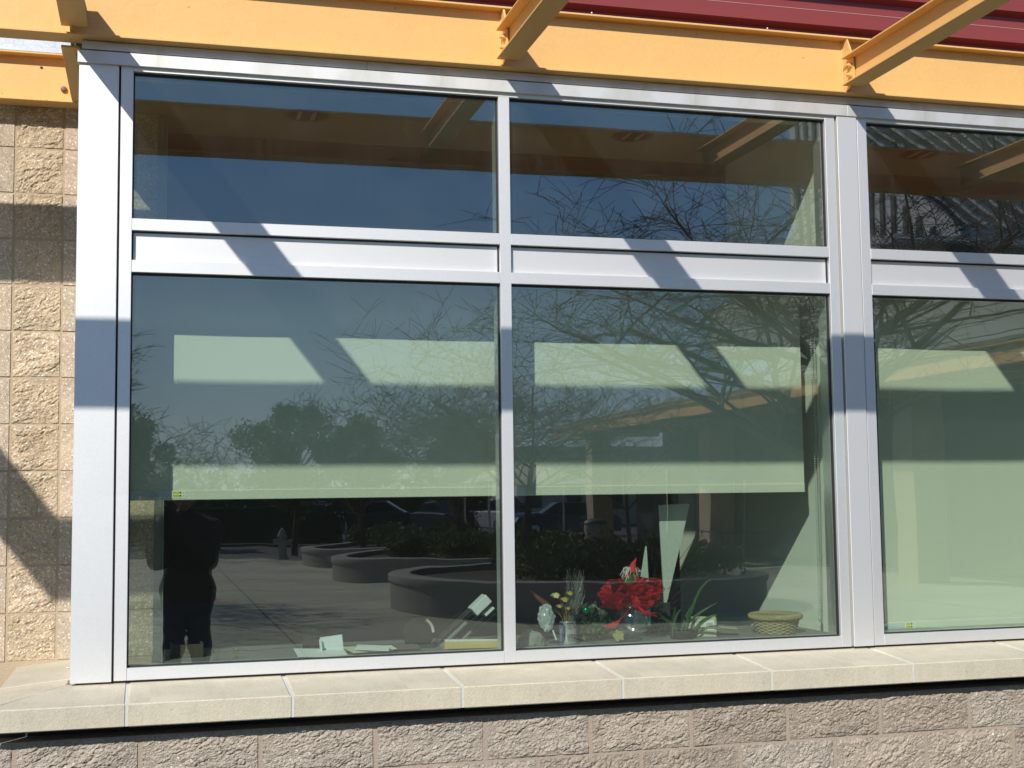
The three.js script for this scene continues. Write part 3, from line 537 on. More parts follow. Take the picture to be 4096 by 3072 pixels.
// glass vase with a red mesh bow and a small figure on a stick
const vX = 1.955, vZ = -.22;
{
  const v = thing('glass_vase', 'round clear glass vase tied with the red mesh bow', 'vase');
  const prof = [[.001, .004], [.040, .002], [.044, .006], [.052, .020], [.066, .050], [.072, .082], [.066, .115], [.050, .135], [.043, .141], [.046, .148]];
  mesh('bowl', lathe(prof, vX, LEDGE, vZ, 48), phys(.95, .97, .95, { transmission: 1, thickness: 0, roughness: .06, ior: 2.2 }), v);
  mesh('foot', lathe([[.001, 0], [.043, 0], [.045, .008], [.036, .014], [.001, .012]], vX, LEDGE, vZ, 40), phys(.9, .94, .92, { transmission: 1, thickness: .01, roughness: .02, ior: 1.5 }), v); place(v);
  const b = thing('mesh_bow', 'shiny red mesh bow around the neck of the glass vase', 'bow'), r = rng(8), red = std(.72, .018, .022, .3, .12), red2 = std(.58, .012, .018, .34, .1);
  const loops = [[-1, .10, 1.0, 0], [-1, .35, .95, .5], [-.9, -.15, .9, -.5], [1, .10, 1.0, .1], [1, .42, .9, .5], [.95, -.20, 1.0, -.5], [-.55, .7, .8, .2], [.5, .75, .8, -.2], [-.3, .5, .7, .8], [.3, .45, .75, .8], [-.75, .25, .8, 1], [.7, .2, .8, 1], [-.7, -.45, .7, .7], [.75, -.5, .75, .7]];
  loops.forEach(([dx, dy, s, dz], q) => {          // each loop a band of woven threads
    const th = [], c = [vX - .005, LEDGE + .186, vZ + .015], L = .128 * s, nn = 9, S = (u, w) => { const a = u * 2 * Math.PI, rr = L * (.5 - .5 * Math.cos(a)), wob = .006 * Math.sin(u * 25 + q) + .004 * Math.sin(w * 20 + u * 40), side = Math.sin(a) * .042 * s; return [c[0] + dx * rr + dy * -side * .7 + wob, c[1] + dy * rr * .8 + Math.abs(dx) * side + (w - .5) * .030, c[2] + dz * rr * .5 + (w - .5) * .085 * s * Math.sin(u * Math.PI) + wob]; };
    for (let k = 0; k < nn; k++) { const pts = []; for (let i = 0; i <= 16; i++) pts.push(S(i / 16, k / (nn - 1))); th.push(tube(pts, .0010, .0010, 3, 30)); }
    for (let i = 1; i < 34; i++) { const u = i / 34, sh = (i % 2 ? .02 : -.02); const pts = []; for (let k = 0; k < 5; k++) pts.push(S(Math.min(.99, Math.max(.01, u + sh * (k % 2 ? 1 : -1))), k / 4)); th.push(tube(pts, .0009, .0009, 3, 6)); }
    const pos = [], nu = 26, nw = 5; for (let i = 0; i < nu; i++) for (let k = 0; k < nw; k++) { if (r() < (q > 2 && q < 6 ? .42 : .12)) continue; const A = S(i / nu, k / nw), B = S((i + 1) / nu, k / nw), C = S((i + 1) / nu, (k + 1) / nw), D = S(i / nu, (k + 1) / nw); for (const P of [A, B, C, A, C, D]) pos.push(P[0], H(P[1]), P[2]); }
    const g = new THREE.BufferGeometry(); g.setAttribute('position', new THREE.Float32BufferAttribute(pos, 3)); g.computeVertexNormals(); th.push(g);
    mesh('bow_loop', th, q % 2 ? red : red2, b);
  });
  for (const [ex, ey] of [[-.115, -.095], [.075, -.05]]) { const th = []; for (let k = 0; k < 22; k++) { const o = (r() - .5) * .035; th.push(tube([[vX + ex * .1, LEDGE + .15, vZ + .05], [vX + ex * .6 + o * .4, LEDGE + .135 + ey * .4 + o * .3, vZ + .06], [vX + ex + o, LEDGE + .15 + ey + r() * .02, vZ + .05 + o]], .0012, .0009, 3, 6)); } mesh('bow_tail', th, red, b); }
  place(b);
  const f = thing('pick_ornament', 'little red-capped figure with white yarn on a stick in the vase', 'ornament'), cx = vX - .005, cz = vZ + .01;
  const yb = LEDGE + .15; mesh('stick', tube([[cx - .004, yb, cz], [cx - .003, yb + .075, cz]], .0022, .0022, 7), std(.60, .50, .30, .7), f);
  const bg = new THREE.IcosahedronGeometry(.028, 3), bp = bg.attributes.position, bc = new Float32Array(bp.count * 3);
  bg.scale(.95, 1.15, .9); for (let i = 0; i < bp.count; i++) { const redder = noise(bp.getX(i) * 60, bp.getY(i) * 45, 3) > .2; bc.set(redder ? [.42, .03, .015] : [.012, .14, .05], i * 3); } bg.setAttribute('color', new THREE.BufferAttribute(bc, 3)); bg.translate(cx - .006, H(yb + .105), cz);
  const bm = new THREE.Mesh(bg, new THREE.MeshStandardMaterial({ vertexColors: true, roughness: .35 })); bm.name = 'wrapped_ball'; f.add(bm);
  const cg = new THREE.ConeGeometry(.024, .066, 20, 6); { const p = cg.attributes.position; for (let i = 0; i < p.count; i++) { const k = (p.getY(i) + .033) / .066; p.setX(i, p.getX(i) + .010 * k + .003 * Math.sin(k * 9)); } } cg.rotateZ(-.16); cg.translate(cx + .012, H(yb + .168), cz); cg.computeVertexNormals(); mesh('cap', cg, std(.55, .04, .04, .75), f);
  const yn = []; for (let k = 0; k < 46; k++) { const th = r() * 6.28, L = .022 + r() * .026, a = Math.cos(th), z = Math.sin(th); yn.push(tube([[cx + .006, yb + .142, cz], [cx + .004 + a * L * .6, yb + .148 + (r() - .4) * .02, cz + z * L * .5], [cx + a * L + (k % 3 ? .012 : -.012), yb + .125 + (r() - .6) * .05, cz + z * L * .6]], .0014, .0011, 4, 6)); } mesh('yarn', yn, std(.75, .76, .72, .9), f);
  place(f);
}
function blade(p0, p1, p2, w, bend = .3) {         // a long leaf folded along its rib
  const c = new THREE.QuadraticBezierCurve3(...[p0, p1, p2].map(p => new THREE.Vector3(p[0], H(p[1]), p[2]))), n = 12, pos = [], idx = [];
  for (let i = 0; i <= n; i++) { const u = i / n, q = c.getPoint(u), d = c.getTangent(u), s = new THREE.Vector3(d.y, -d.x, .4).normalize().multiplyScalar(w * Math.sin(Math.PI * Math.min(1, .18 + u * .82)) ** .7); pos.push(q.x - s.x, q.y - s.y, q.z - s.z, q.x, q.y, q.z + w * bend, q.x + s.x, q.y + s.y, q.z + s.z); }
  for (let i = 0; i < n; i++) for (const k of [0, 1]) { const a = i * 3 + k; idx.push(a, a + 3, a + 1, a + 1, a + 3, a + 4); }
  const g = new THREE.BufferGeometry(); g.setAttribute('position', new THREE.Float32BufferAttribute(pos, 3)); g.setIndex(idx); g.computeVertexNormals(); return g.toNonIndexed();
}
function leafMass(r, n, centre, radius, size, squash = 1) {
  const pos = [];
  for (let k = 0; k < n; k++) {
    const d = new THREE.Vector3(r() * 2 - 1, r() * 2 - 1, r() * 2 - 1); if (d.length() > 1) { k--; continue; }
    const lump = .62 + .75 * Math.abs(fbm(d.x * 2.2 + centre[0], d.y * 2.2, d.z * 2.2 + centre[2], 2)); d.multiplyScalar(lump);
    const p = new THREE.Vector3(centre[0] + d.x * radius, H(centre[1]) + d.y * radius * squash, centre[2] + d.z * radius), a = new THREE.Vector3(r() - .5, r() - .35, r() - .5).normalize().multiplyScalar(size * (.6 + .8 * r())), b = new THREE.Vector3(r() - .5, r() - .5, r() - .5).cross(a).normalize().multiplyScalar(size * .32);
    const m1 = p.clone().addScaledVector(a, .5).add(b), m2 = p.clone().addScaledVector(a, .5).sub(b), e = p.clone().add(a);
    for (const q of [p, m1, e, p, e, m2]) pos.push(q.x, q.y, q.z);
  }
  const g = new THREE.BufferGeometry(); g.setAttribute('position', new THREE.Float32BufferAttribute(pos, 3)); g.computeVertexNormals(); return g;
}
{
  const r = rng(17), p = thing('pot_plant', 'dark bushy pot plant between the steel mug and the vase', 'plant');
  mesh('pot', lathe([[.001, 0], [.045, 0], [.055, .07], [.05, .07], [.001, .06]], 1.80, LEDGE, -.34, 24), std(.05, .04, .03, .8), p);
  const fol = leafMass(r, 620, [1.80, LEDGE + .075, -.30], .105, .032, .75); mesh('foliage', fol, std(.035, .075, .022, .6), p); mesh('foliage', leafMass(r, 200, [1.785, LEDGE + .055, -.26], .07, .024, .8), std(.075, .12, .03, .6), p);
  mesh('stems', Array.from({ length: 10 }, () => tube([[1.80, LEDGE + .05, -.33], [1.80 + (r() - .5) * .12, LEDGE + .10 + r() * .06, -.32 + (r() - .5) * .1]], .0015, .0008, 4, 3)), std(.07, .05, .02, .8), p); place(p);
  const lf = thing('dry_leaf', 'yellow-green dry leaf leaning against the foot of the glass vase', 'leaf'), sh = new THREE.Shape(); for (let k = 0; k <= 20; k++) { const a = k / 20 * 6.283, q = .027 * (.50 + .32 * Math.abs(Math.cos(a * 2.5)) + .22 * Math.abs(Math.sin(a * 6.5))); k ? sh.lineTo(Math.cos(a) * q, Math.sin(a) * q) : sh.moveTo(q, 0); }
  mesh('leaf', new THREE.ExtrudeGeometry(sh, { depth: .0006, bevelEnabled: false }).rotateX(-.5).rotateZ(.5).translate(1.872, H(LEDGE + .03), -.15), std(.24, .22, .045, .7), lf); place(lf);
  const g = thing('grass_plant', 'grassy plant with long bright green blades beside the vase', 'plant'), bl = [];
  const ends = [[2.17, .02, 2.225, .155], [2.21, .03, 2.30, .25], [2.15, .02, 2.06, .11], [2.16, .02, 2.05, .095], [2.18, .03, 2.33, .15], [2.22, .02, 2.42, .02], [2.19, .02, 2.20, .11], [2.235, .02, 2.325, .10], [2.14, .01, 2.135, .14], [2.13, .01, 2.16, .13], [2.25, .01, 2.255, .08], [2.20, .02, 2.17, .10]];
  ends.forEach(([x0, y0, x1, y1], k) => mesh('blade', blade([x0, LEDGE + y0, -.20 - (k % 3) * .03], [mix(x0, x1, .35), LEDGE + y1 * (k === 5 ? 3.2 : k % 2 ? .95 : .7), -.19], [x1, LEDGE + y1, -.17 + (k % 2) * .02], .0055), std(.035 + .015 * (k % 3), .085 + .018 * (k % 4), .025, .55), g));
  mesh('pot', lathe([[.001, 0], [.05, 0], [.058, .035], [.052, .035], [.001, .03]], 2.185, LEDGE, -.22, 24), std(.03, .03, .025, .7), g); place(g);
  const dk = thing('dark_plant', 'spindly dark twiggy plant standing behind the grassy plant', 'plant'), tw = [];
  for (let k = 0; k < 34; k++) { const b = [2.12 + (r() - .5) * .05, LEDGE, -.42], e = [2.06 + r() * .34, LEDGE + .12 + r() * .28, -.42 + (r() - .5) * .12]; tw.push(tube([b, [mix(b[0], e[0], .4), mix(b[1], e[1], .6), -.42], e], .0022, .0008, 4, 5)); }
  mesh('twigs', tw, std(.022, .022, .012, .85), dk); mesh('leaves', leafMass(r, 160, [2.12, LEDGE + .09, -.40], .10, .018, .8), std(.02, .03, .012, .8), dk); place(dk);
}
{ // cardboard box with a printed label
  const t = thing('cardboard_box', 'open buff cardboard box with a white printed label', 'box'), lab = lines(256, 160, (x, w, h) => { x.fillStyle = '#dfe2d8'; x.fillRect(0, 0, w, h); x.fillStyle = '#55585a'; for (let k = 0; k < 9; k++) x.fillRect(14, 12 + k * 12, 60 + (k * 53) % 70, 4); const r = rng(2); let p = 150; while (p < 235) { const q = 2 + r() * 5; x.fillRect(p, 46, q, 70); p += q + 3 + r() * 4; } });
  const g = new THREE.Group(); t.add(g); g.name = 'carton';
  mesh('front_wall', box(-.062, .062, 0 - EYE, .085 - EYE, .045, .048, .0006), std(.50, .46, .34, .85), g); mesh('back_wall', box(-.062, .062, 0 - EYE, .078 - EYE, -.048, -.045, .0006), std(.40, .33, .2, .85), g); mesh('side_wall', box(.0625, .0655, 0 - EYE, .080 - EYE, -.048, .048, .0006), std(.40, .33, .2, .85), g); mesh('side_wall', box(-.0655, -.0625, 0 - EYE, .082 - EYE, -.048, .048, .0006), std(.40, .33, .2, .85), g); mesh('flap', box(.066, .15, .045 - EYE, .0475 - EYE, -.045, .045, .0006).rotateZ(-.10), std(.44, .37, .23, .85), g);
  const lp = new THREE.PlaneGeometry(.082, .044); lp.translate(.014, .050, .0488); mesh('printed_label', lp, std(1, 1, 1, .8, 0, { map: lab }), g);
  g.position.set(2.30, H(LEDGE), -.29); g.rotation.y = -.35; place(t);
}
{ // wicker basket
  const t = thing('wicker_basket', 'small round wicker basket with a rolled rim on the ledge', 'basket'), cx = 2.645, cz = -.27, m1 = std(.40, .315, .175, .6), m2 = std(.26, .20, .11, .6), rw = [];
  const rad = y => .082 + .020 * (y / .07), n = 28;
  for (let row = 0; row < 9; row++) { const y = .004 + row * .0068, pts = []; for (let k = 0; k <= n * 2; k++) { const a = k / (n * 2) * 6.283, w = (((k + row * 2) % 4) < 2 ? 1 : -1) * .0026; pts.push([cx + Math.cos(a) * (rad(y) + w), LEDGE + y, cz + Math.sin(a) * (rad(y) + w)]); } rw.push(tube(pts, .0039, .0039, 6, n * 4)); }
  mesh('woven_side', rw, m1, t);
  mesh('stakes', Array.from({ length: n }, (_, k) => { const a = k / n * 6.283; return tube([[cx + Math.cos(a) * .081, LEDGE, cz + Math.sin(a) * .081], [cx + Math.cos(a) * .102, LEDGE + .068, cz + Math.sin(a) * .102]], .0028, .0028, 5, 2); }), m2, t);
  const rim = []; for (let s = 0; s < 3; s++) { const pts = []; for (let k = 0; k <= 150; k++) { const a = k / 150 * 6.283, b = a * 17 + s * 2.1; pts.push([cx + Math.cos(a) * (.106 + .008 * Math.cos(b)), LEDGE + .074 + .008 * Math.sin(b), cz + Math.sin(a) * (.106 + .008 * Math.cos(b))]); } rim.push(tube(pts, .0062, .0062, 6, 220)); }
  mesh('rolled_rim', rim, m1, t); mesh('base', cyl(cx, LEDGE + .001, cz, .081, .081, .004, 30), m2, t); place(t);
}
{ // white wedge-shaped board standing behind the vase, and a smaller one
  const m = std(.50, .52, .46, .85);
  const t = thing('display_board', 'tall white wedge-shaped board standing behind the vase in the sun', 'board');
  mesh('board', hull([[2.151, -0.053, -0.375], [2.299, -0.048, -0.375], [2.179, -0.479, -0.375], [2.167, -0.479, -0.375], [2.151, -0.053, -0.383], [2.299, -0.048, -0.383], [2.179, -0.479, -0.383], [2.167, -0.479, -0.383]]), m, t); mesh('foot', box(2.155, 2.19, LEDGE, -.478, -.40, -.36, .002), M.dark, t); place(t);
  const s = thing('display_board', 'narrow pale pointed board between the vase and the tall board', 'board');
  mesh('board', hull([[2.074, -0.23, -0.345], [2.079, -0.23, -0.345], [2.093, -0.575, -0.345], [2.007, -0.575, -0.345], [2.074, -0.23, -0.351], [2.079, -0.23, -0.351], [2.093, -0.575, -0.351], [2.007, -0.575, -0.351]]), m, s); place(s);
}
{ // papers at the left
  const paper = std(.66, .68, .66, .8), r = rng(6);
  const c = thing('white_card', 'white card standing upright among the loose papers', 'card'); mesh('card', box(-.045, .045, -EYE, .062 - EYE, -.001, .001, .0003), std(.72, .76, .77, .7), c); mesh('fold', box(-.050, -.046, -EYE, .055 - EYE, -.001, .02, .0003), std(.72, .76, .77, .7), c); mesh('small_print', box(-.034, -.026, .006 - EYE, .018 - EYE, .0012, .0016, .0001), M.dark, c); c.rotation.z = .12; { const g = new THREE.Group(); while (c.children.length) g.add(c.children[0]); g.name = 'folded_card'; g.rotation.set(-.12, .15, .10); g.position.set(.690, H(LEDGE + .012), -.17); c.rotation.z = 0; c.add(g); } place(c);
  const pile = [['spread of white papers under the standing card', .640, -.16, .20, .10, .1, .004, paper], ['cream envelope lying open on the white papers', .80, -.17, .13, .075, .5, .010, std(.60, .57, .45, .8)], ['white envelope lying on top of the cream envelope', .84, -.15, .13, .06, -.25, .016, paper], ['white sheet at the right end of the loose papers', .885, -.19, .10, .06, .25, .007, paper], ['mauve paper lying right of the loose papers', .985, -.24, .12, .06, .1, .005, std(.14, .10, .10, .85)]];
  for (const [l, x, z, w, d, a, y, m] of pile) { const o = thing('paper_sheet', l, 'paper'), g = box(-w / 2, w / 2, -EYE, .0018 - EYE, -d / 2, d / 2, .0003); g.rotateX(.16 + .10 * r()); g.rotateZ((r() - .5) * .12); g.rotateY(a); g.translate(x, H(LEDGE + y + .010), z + .03); mesh('sheet', g, m, o); place(o); }
  const f = thing('paper_folder', 'yellow paper folder with white sheets against the mullion', 'folder');
  const fg = box(-.125, .125, -EYE, .028 - EYE, -.003, .003, .0006); fg.rotateZ(-.015); fg.translate(1.26, H(LEDGE + .004), -.15); mesh('cover', fg, std(.56, .42, .16, .75), f);
  const fp = box(-.122, .122, .026 - EYE, .034 - EYE, -.03, -.004, .0005); fp.rotateZ(-.03); fp.translate(1.26, H(LEDGE + .004), -.15); mesh('sheets', fp, paper, f); mesh('back_cover', box(1.135, 1.385, LEDGE, LEDGE + .022, -.19, -.186, .0006), std(.36, .26, .10, .8), f); place(f);
  // slanted rack with files
  const k = thing('file_rack', 'black wire rack holding slanted white and silver files by the mullion', 'rack'), wires = [];
  for (let q = 0; q < 5; q++) { const x = 1.10 + q * .035; wires.push(tube([[x, LEDGE + .002, -.30], [x + .16, LEDGE + .13, -.30], [x + .17, LEDGE + .12, -.30]], .0018, .0018, 5, 10), tube([[x, LEDGE + .002, -.38], [x + .16, LEDGE + .13, -.38], [x + .17, LEDGE + .12, -.38]], .0018, .0018, 5, 10)); }
  wires.push(tube([[1.10, LEDGE + .002, -.30], [1.26, LEDGE + .002, -.30]], .002, .002, 5, 2), tube([[1.10, LEDGE + .002, -.38], [1.26, LEDGE + .002, -.38]], .002, .002, 5, 2)); mesh('wire_frame', wires, M.dark, k);
  const slab = (x, y, L, w, m, nm) => { const g = box(-L / 2, L / 2, -w / 2 - EYE, w / 2 - EYE, -.035, .035, .002); g.rotateZ(.72); g.translate(x, H(y), -.33); mesh(nm, g, m, k); };
  slab(1.245, -.505, .25, .004, std(.05, .05, .045, .6), 'dark_file'); slab(1.325, -.455, .085, .040, std(.68, .70, .70, .6), 'white_box_file'); slab(1.36, -.483, .05, .010, paper, 'folded_paper'); slab(1.20, -.575, .16, .012, std(.35, .37, .37, .35, .6), 'silver_file'); slab(1.235, -.60, .12, .010, std(.35, .37, .37, .35, .6), 'silver_file'); place(k);
  const d = thing('round_ornament', 'dark round ornament with a pale crescent rim behind the papers', 'ornament');
  mesh('disc', new THREE.CylinderGeometry(.062, .066, .03, 36).rotateX(Math.PI / 2).rotateY(.35).scale(1, 1.0, 1).translate(1.06, H(LEDGE + .055), -.30), std(.010, .007, .005, .6), d); mesh('rim', new THREE.TorusGeometry(.060, .0065, 8, 20, 1.1).rotateZ(.05).rotateY(.35).translate(1.064, H(LEDGE + .056), -.28), std(.62, .60, .50, .6), d); mesh('stand', box(1.0, 1.12, LEDGE, LEDGE + .012, -.34, -.27, .002), M.dark, d); place(d);
  const h = thing('red_box', 'dark red box behind the loose papers', 'box'); mesh('carton', box(.60, .68, LEDGE, LEDGE + .05, -.42, -.34, .002), std(.03, .010, .009, .7), h); mesh('lid', box(.598, .682, LEDGE + .0505, LEDGE + .057, -.422, -.338, .001), std(.03, .010, .009, .7), h); place(h);
  const cr = thing('wooden_crate', 'low brown wooden box at the left end of the ledge', 'box'); mesh('front_board', box(.075, .20, LEDGE, LEDGE + .05, -.30, -.29, .001), std(.075, .06, .035, .8), cr); mesh('side_board', box(.19, .20, LEDGE, LEDGE + .05, -.40, -.301, .001), std(.075, .06, .035, .8), cr); mesh('side_board', box(.075, .085, LEDGE, LEDGE + .05, -.40, -.301, .001), std(.075, .06, .035, .8), cr); place(cr);
  const gl = thing('glass_candle_holder', 'tiny clear glass candle holder near the left end of the ledge', 'candle holder'); mesh('cup', lathe([[.001, 0], [.012, .001], [.010, .008], [.006, .014], [.012, .022], [.014, .040]], .245, LEDGE, -.18, 24), phys(.9, .85, .6, { transmission: 1, roughness: 0, thickness: 0, ior: 1.8 }), gl); place(gl); copyOf(gl, .075, 0, -.01, 'second clear glass candle holder, right of the other one'); 
  const sa = thing('paper_scrap', 'small white paper scrap on the ledge below the standing card', 'litter'); mesh('scrap', box(.735, .762, LEDGE + .0005, LEDGE + .004, -.09, -.084, .0004), M.white, sa); place(sa);
}
// ------------------------------------------------------------------ courtyard in front of the windows, seen in the glass
const RY = -EYE;                           // paving level
function planter(cx, cz, R, h, label, seed, off) {
  const t = thing('round_planter', label, 'planter', 'round concrete planters in the courtyard');
  const prof = [[R - .32, h - .10], [R - .32, h - .008], [R - .31, h], [R - .012, h], [R, h - .012], [R, h - .10], [R - .03, h - .115], [R - .03, 0]];
  mesh('wall', lathe(prof, cx, RY, cz, 96), M.concrete, t); mesh('soil', new THREE.CircleGeometry(R - .31, 48).rotateX(-Math.PI / 2).translate(cx, H(RY) + h - .09, cz), M.soil, t);
  const r = rng(seed), sh = []; for (let k = 0; k < 16; k++) { const a = r() * 6.28, q = Math.sqrt(r()) * (R - .85); sh.push(leafMass(r, 420, [cx + Math.cos(a) * q + off, RY + h + .12 + r() * .1, cz + Math.sin(a) * q], .42 + r() * .25, .09, .7)); }
  mesh('shrubs', sh, M.leafShrub, t).userData.kind = 'stuff'; return place(t);
}
planter(6.0, 13.4, 2.75, .48, 'nearest round concrete planter, reflected across the mullion', 1, .3);
planter(6.15, 20.9, 2.75, .45, 'middle round concrete planter full of low shrubs', 2, .2);
planter(6.2, 27.0, 2.75, .43, 'farthest round concrete planter near the kerb', 3, 0);

function bareTree(seed, height, spread, opt = {}) {
  const r = rng(seed), trunk = [], limbs = [], twigs = [], { levels = 5, lean = .12, girth = .13, thin = .012 } = opt;
  function seg(list, a, b, r0, r1, sides) {
    const d = b.clone().sub(a), L = d.length(), g = new THREE.CylinderGeometry(r1, r0, L, sides, 1, true); g.translate(0, L / 2, 0);
    g.applyQuaternion(new THREE.Quaternion().setFromUnitVectors(new THREE.Vector3(0, 1, 0), d.divideScalar(L))); g.translate(a.x, a.y, a.z); list.push(g.toNonIndexed());
  }
  function grow(p, dir, L, rad, lev) {
    const n = lev === 0 ? 5 : 4, list = lev === 0 ? trunk : lev < 3 ? limbs : twigs; let q = p.clone(), d = dir.clone(), kids = [];
    for (let k = 0; k < n; k++) {
      d.add(new THREE.Vector3((r() - .5), (r() - .5) * .6 + (lev > 1 ? -.05 : .04), (r() - .5)).multiplyScalar(lev === 0 ? .14 : lev < 3 ? .22 : .30)).normalize();
      const e = q.clone().addScaledVector(d, L / n), r0 = rad * (1 - .55 * k / n), r1 = rad * (1 - .55 * (k + 1) / n);
      seg(list, q, e, Math.max(thin, r0), Math.max(thin * .8, r1), lev < 2 ? 7 : 4); q = e; kids.push([e.clone(), d.clone(), r1]);
    }
    if (lev >= levels) return;
    const m = (opt.kids || [7, 6, 4, 4, 3])[lev];
    for (let k = 0; k < m; k++) {
      const [e, kd, kr] = kids[lev === 0 ? (k < 2 ? 2 : k < 4 ? 3 : 4) : Math.floor(r() * n)], a = k * 2.4 + r() * 1.5;
      const side = new THREE.Vector3(Math.cos(a), lev === 0 ? .15 : r() * .9 - .25, Math.sin(a)), nd = kd.clone().multiplyScalar(lev === 0 ? .55 : .7).addScaledVector(side, lev === 0 ? spread : .85).normalize();
      grow(e, nd, L * (lev === 0 ? .95 : .62) * (.7 + .6 * r()), kr * (lev === 0 ? .62 : .6), lev + 1);
    }
  }
  grow(new THREE.Vector3(), new THREE.Vector3((r() - .5) * lean, 1, (r() - .5) * lean).normalize(), height * .48, girth, 0);
  const all = [join(trunk), join(limbs), join(twigs)], bb = new THREE.Box3(); for (const g of all) { g.computeBoundingBox(); bb.union(g.boundingBox); }
  const ky = height / bb.max.y, kx = opt.radius ? opt.radius * 2 / Math.max(bb.max.x - bb.min.x, bb.max.z - bb.min.z) : ky; for (const g of all) { g.scale(kx, ky, kx); g.computeVertexNormals(); }
  return { trunk: all[0], limbs: all[1], twigs: all[2] };
}
function tree(x, z, y, seed, height, spread, label, opt = {}) {
  const t = thing('bare_tree', label, 'tree', 'bare trees in the courtyard'), b = bareTree(seed, height, spread, opt);
  mesh('trunk', b.trunk, M.bark, t); mesh('limbs', b.limbs, M.bark, t); mesh('crown', b.twigs, M.twig, t).userData.kind = 'stuff';
  t.traverse(o => { if (o.isMesh) o.geometry.translate(x, H(y), z); }); scene.add(t); return t;
}
tree(7.9, 9.0, RY, 101, 7.6, 1.0, 'large bare tree whose thick limbs the upper right of the glass reflects', { girth: .20, radius: 5.2, thin: .0042, kids: [9, 6, 5, 4, 3] });
tree(5.25, 13.6, RY + .38, 115, 4.7, .9, 'bare tree in the nearest planter, its trunk mirrored beside the mullion', { girth: .10, radius: 3.4, thin: .0055, kids: [7, 5, 4, 4, 3] });
tree(6.1, 21.2, RY + .36, 131, 4.5, 1.0, 'bare tree rising from the middle planter', { girth: .10, radius: 3.2, thin: .0075 });
tree(5.0, 27.2, RY + .33, 142, 4.3, 1.1, 'bare tree with low tangled branches in the farthest planter', { girth: .10, radius: 3.0, thin: .0085 });
tree(10.2, 22.5, RY, 153, 5.4, 1.1, 'bare tree before the yellow canopy of the other wing', { girth: .10, radius: 3.0, thin: .0075, kids: [6, 4, 4, 3, 2] });
tree(-1.7, 17.5, RY, 167, 5.9, .75, 'bare tree mirrored at the left edge of the lower left pane', { girth: .20, radius: 3.3, thin: .0075, kids: [8, 6, 4, 4, 3] });
tree(-5.2, 15.5, RY, 190, 6.8, .9, 'bare tree left of the picture that throws branch shadows on the paving', { girth: .24, radius: 3.6, thin: .012, kids: [8, 6, 4, 4, 3] });
tree(.6, 33.5, RY, 178, 4.2, 1.2, 'small bare tree by the kerb at the left', { girth: .08, radius: 2.8, thin: .010, kids: [7, 5, 4, 3, 2] });

function leafyTree(x, z, h, rad, seed, label, mat, sz = .11) {
  const t = thing('leafy_tree', label, 'tree'), r = rng(seed), cl = [];
  mesh('trunk', tube([[x, RY - .1, z], [x + .1, RY + h * .4, z], [x, RY + h * .75, z]], .11, .04, 7), M.bark, t);
  for (let k = 0; k < 34; k++) { const a = r() * 6.28, e = r() * 2 - 1, q = rad * (.35 + .65 * r()) * Math.sqrt(1 - e * e); cl.push(leafMass(r, 420, [x + Math.cos(a) * q, RY + h - rad * .95 + e * rad * .85 + .25 * rad * r(), z + Math.sin(a) * q], rad * (.16 + .26 * r()), sz, 1.1)); }
  const sh = Array.from({ length: 40 }, () => { const a = r() * 6.28, q = rad * (.3 + .8 * r()), y = RY + h - rad * (.2 + 1.1 * r()); return tube([[x, RY + h * .45, z], [x + Math.cos(a) * q * .6, y, z + Math.sin(a) * q * .6], [x + Math.cos(a) * q * 1.15, y + .5 * rad * r(), z + Math.sin(a) * q * 1.15]], .03, .008, 4, 6); }); mesh('limbs', sh, M.bark, t);
  mesh('crown', cl, mat, t).userData.kind = 'stuff'; return place(t);
}
leafyTree(4.1, 35, 4.2, 1.6, 5, 'olive green leafy tree beyond the kerb left of the mullion', M.leaf);
leafyTree(6.3, 36.5, 3.7, 1.3, 6, 'smaller olive green tree right of the other leafy one', M.leaf);
leafyTree(-1.2, 44, 4.6, 1.9, 7, 'dark evergreen mirrored at the left edge of the glass', M.leafDark, .14);
leafyTree(-6, 47, 5.2, 2.4, 9, 'dark evergreen farther left beyond the kerb', M.leafDark, .14);
leafyTree(10.6, 40, 4.0, 1.6, 8, 'dusty green tree beyond the kerb toward the other wing', M.leaf);
{
  const r = rng(61), hd = []; for (let x = -22; x < 7; x += .8) hd.push(leafMass(r, 260, [x, RY + .75, 46 + (r() - .5)], .9, .16, .95));
  hd.push(box(-23, 7, RY - .1, RY + 1.25, 45.4, 46.6, .01));
  const o = info(mesh('hedge', hd, M.leafDark), 'long dark clipped hedge along the far side of the road', 'hedge'); scene.add(o);
  const tl = []; for (let x = -90; x < 120; x += 4) tl.push(leafMass(r, 170, [x, RY + 1.6 + r() * 1.2, 118 + (r() - .5) * 14], 2.6 + r() * 1.6, .7, .8));
  tl.push(box(-95, 125, RY - .1, RY + 2.4, 120, 124, .01));
  const q = info(mesh('distant_trees', tl, M.leafDark), 'distant wood closing off the parking lot', 'wood', null, 'stuff'); scene.add(q);
}
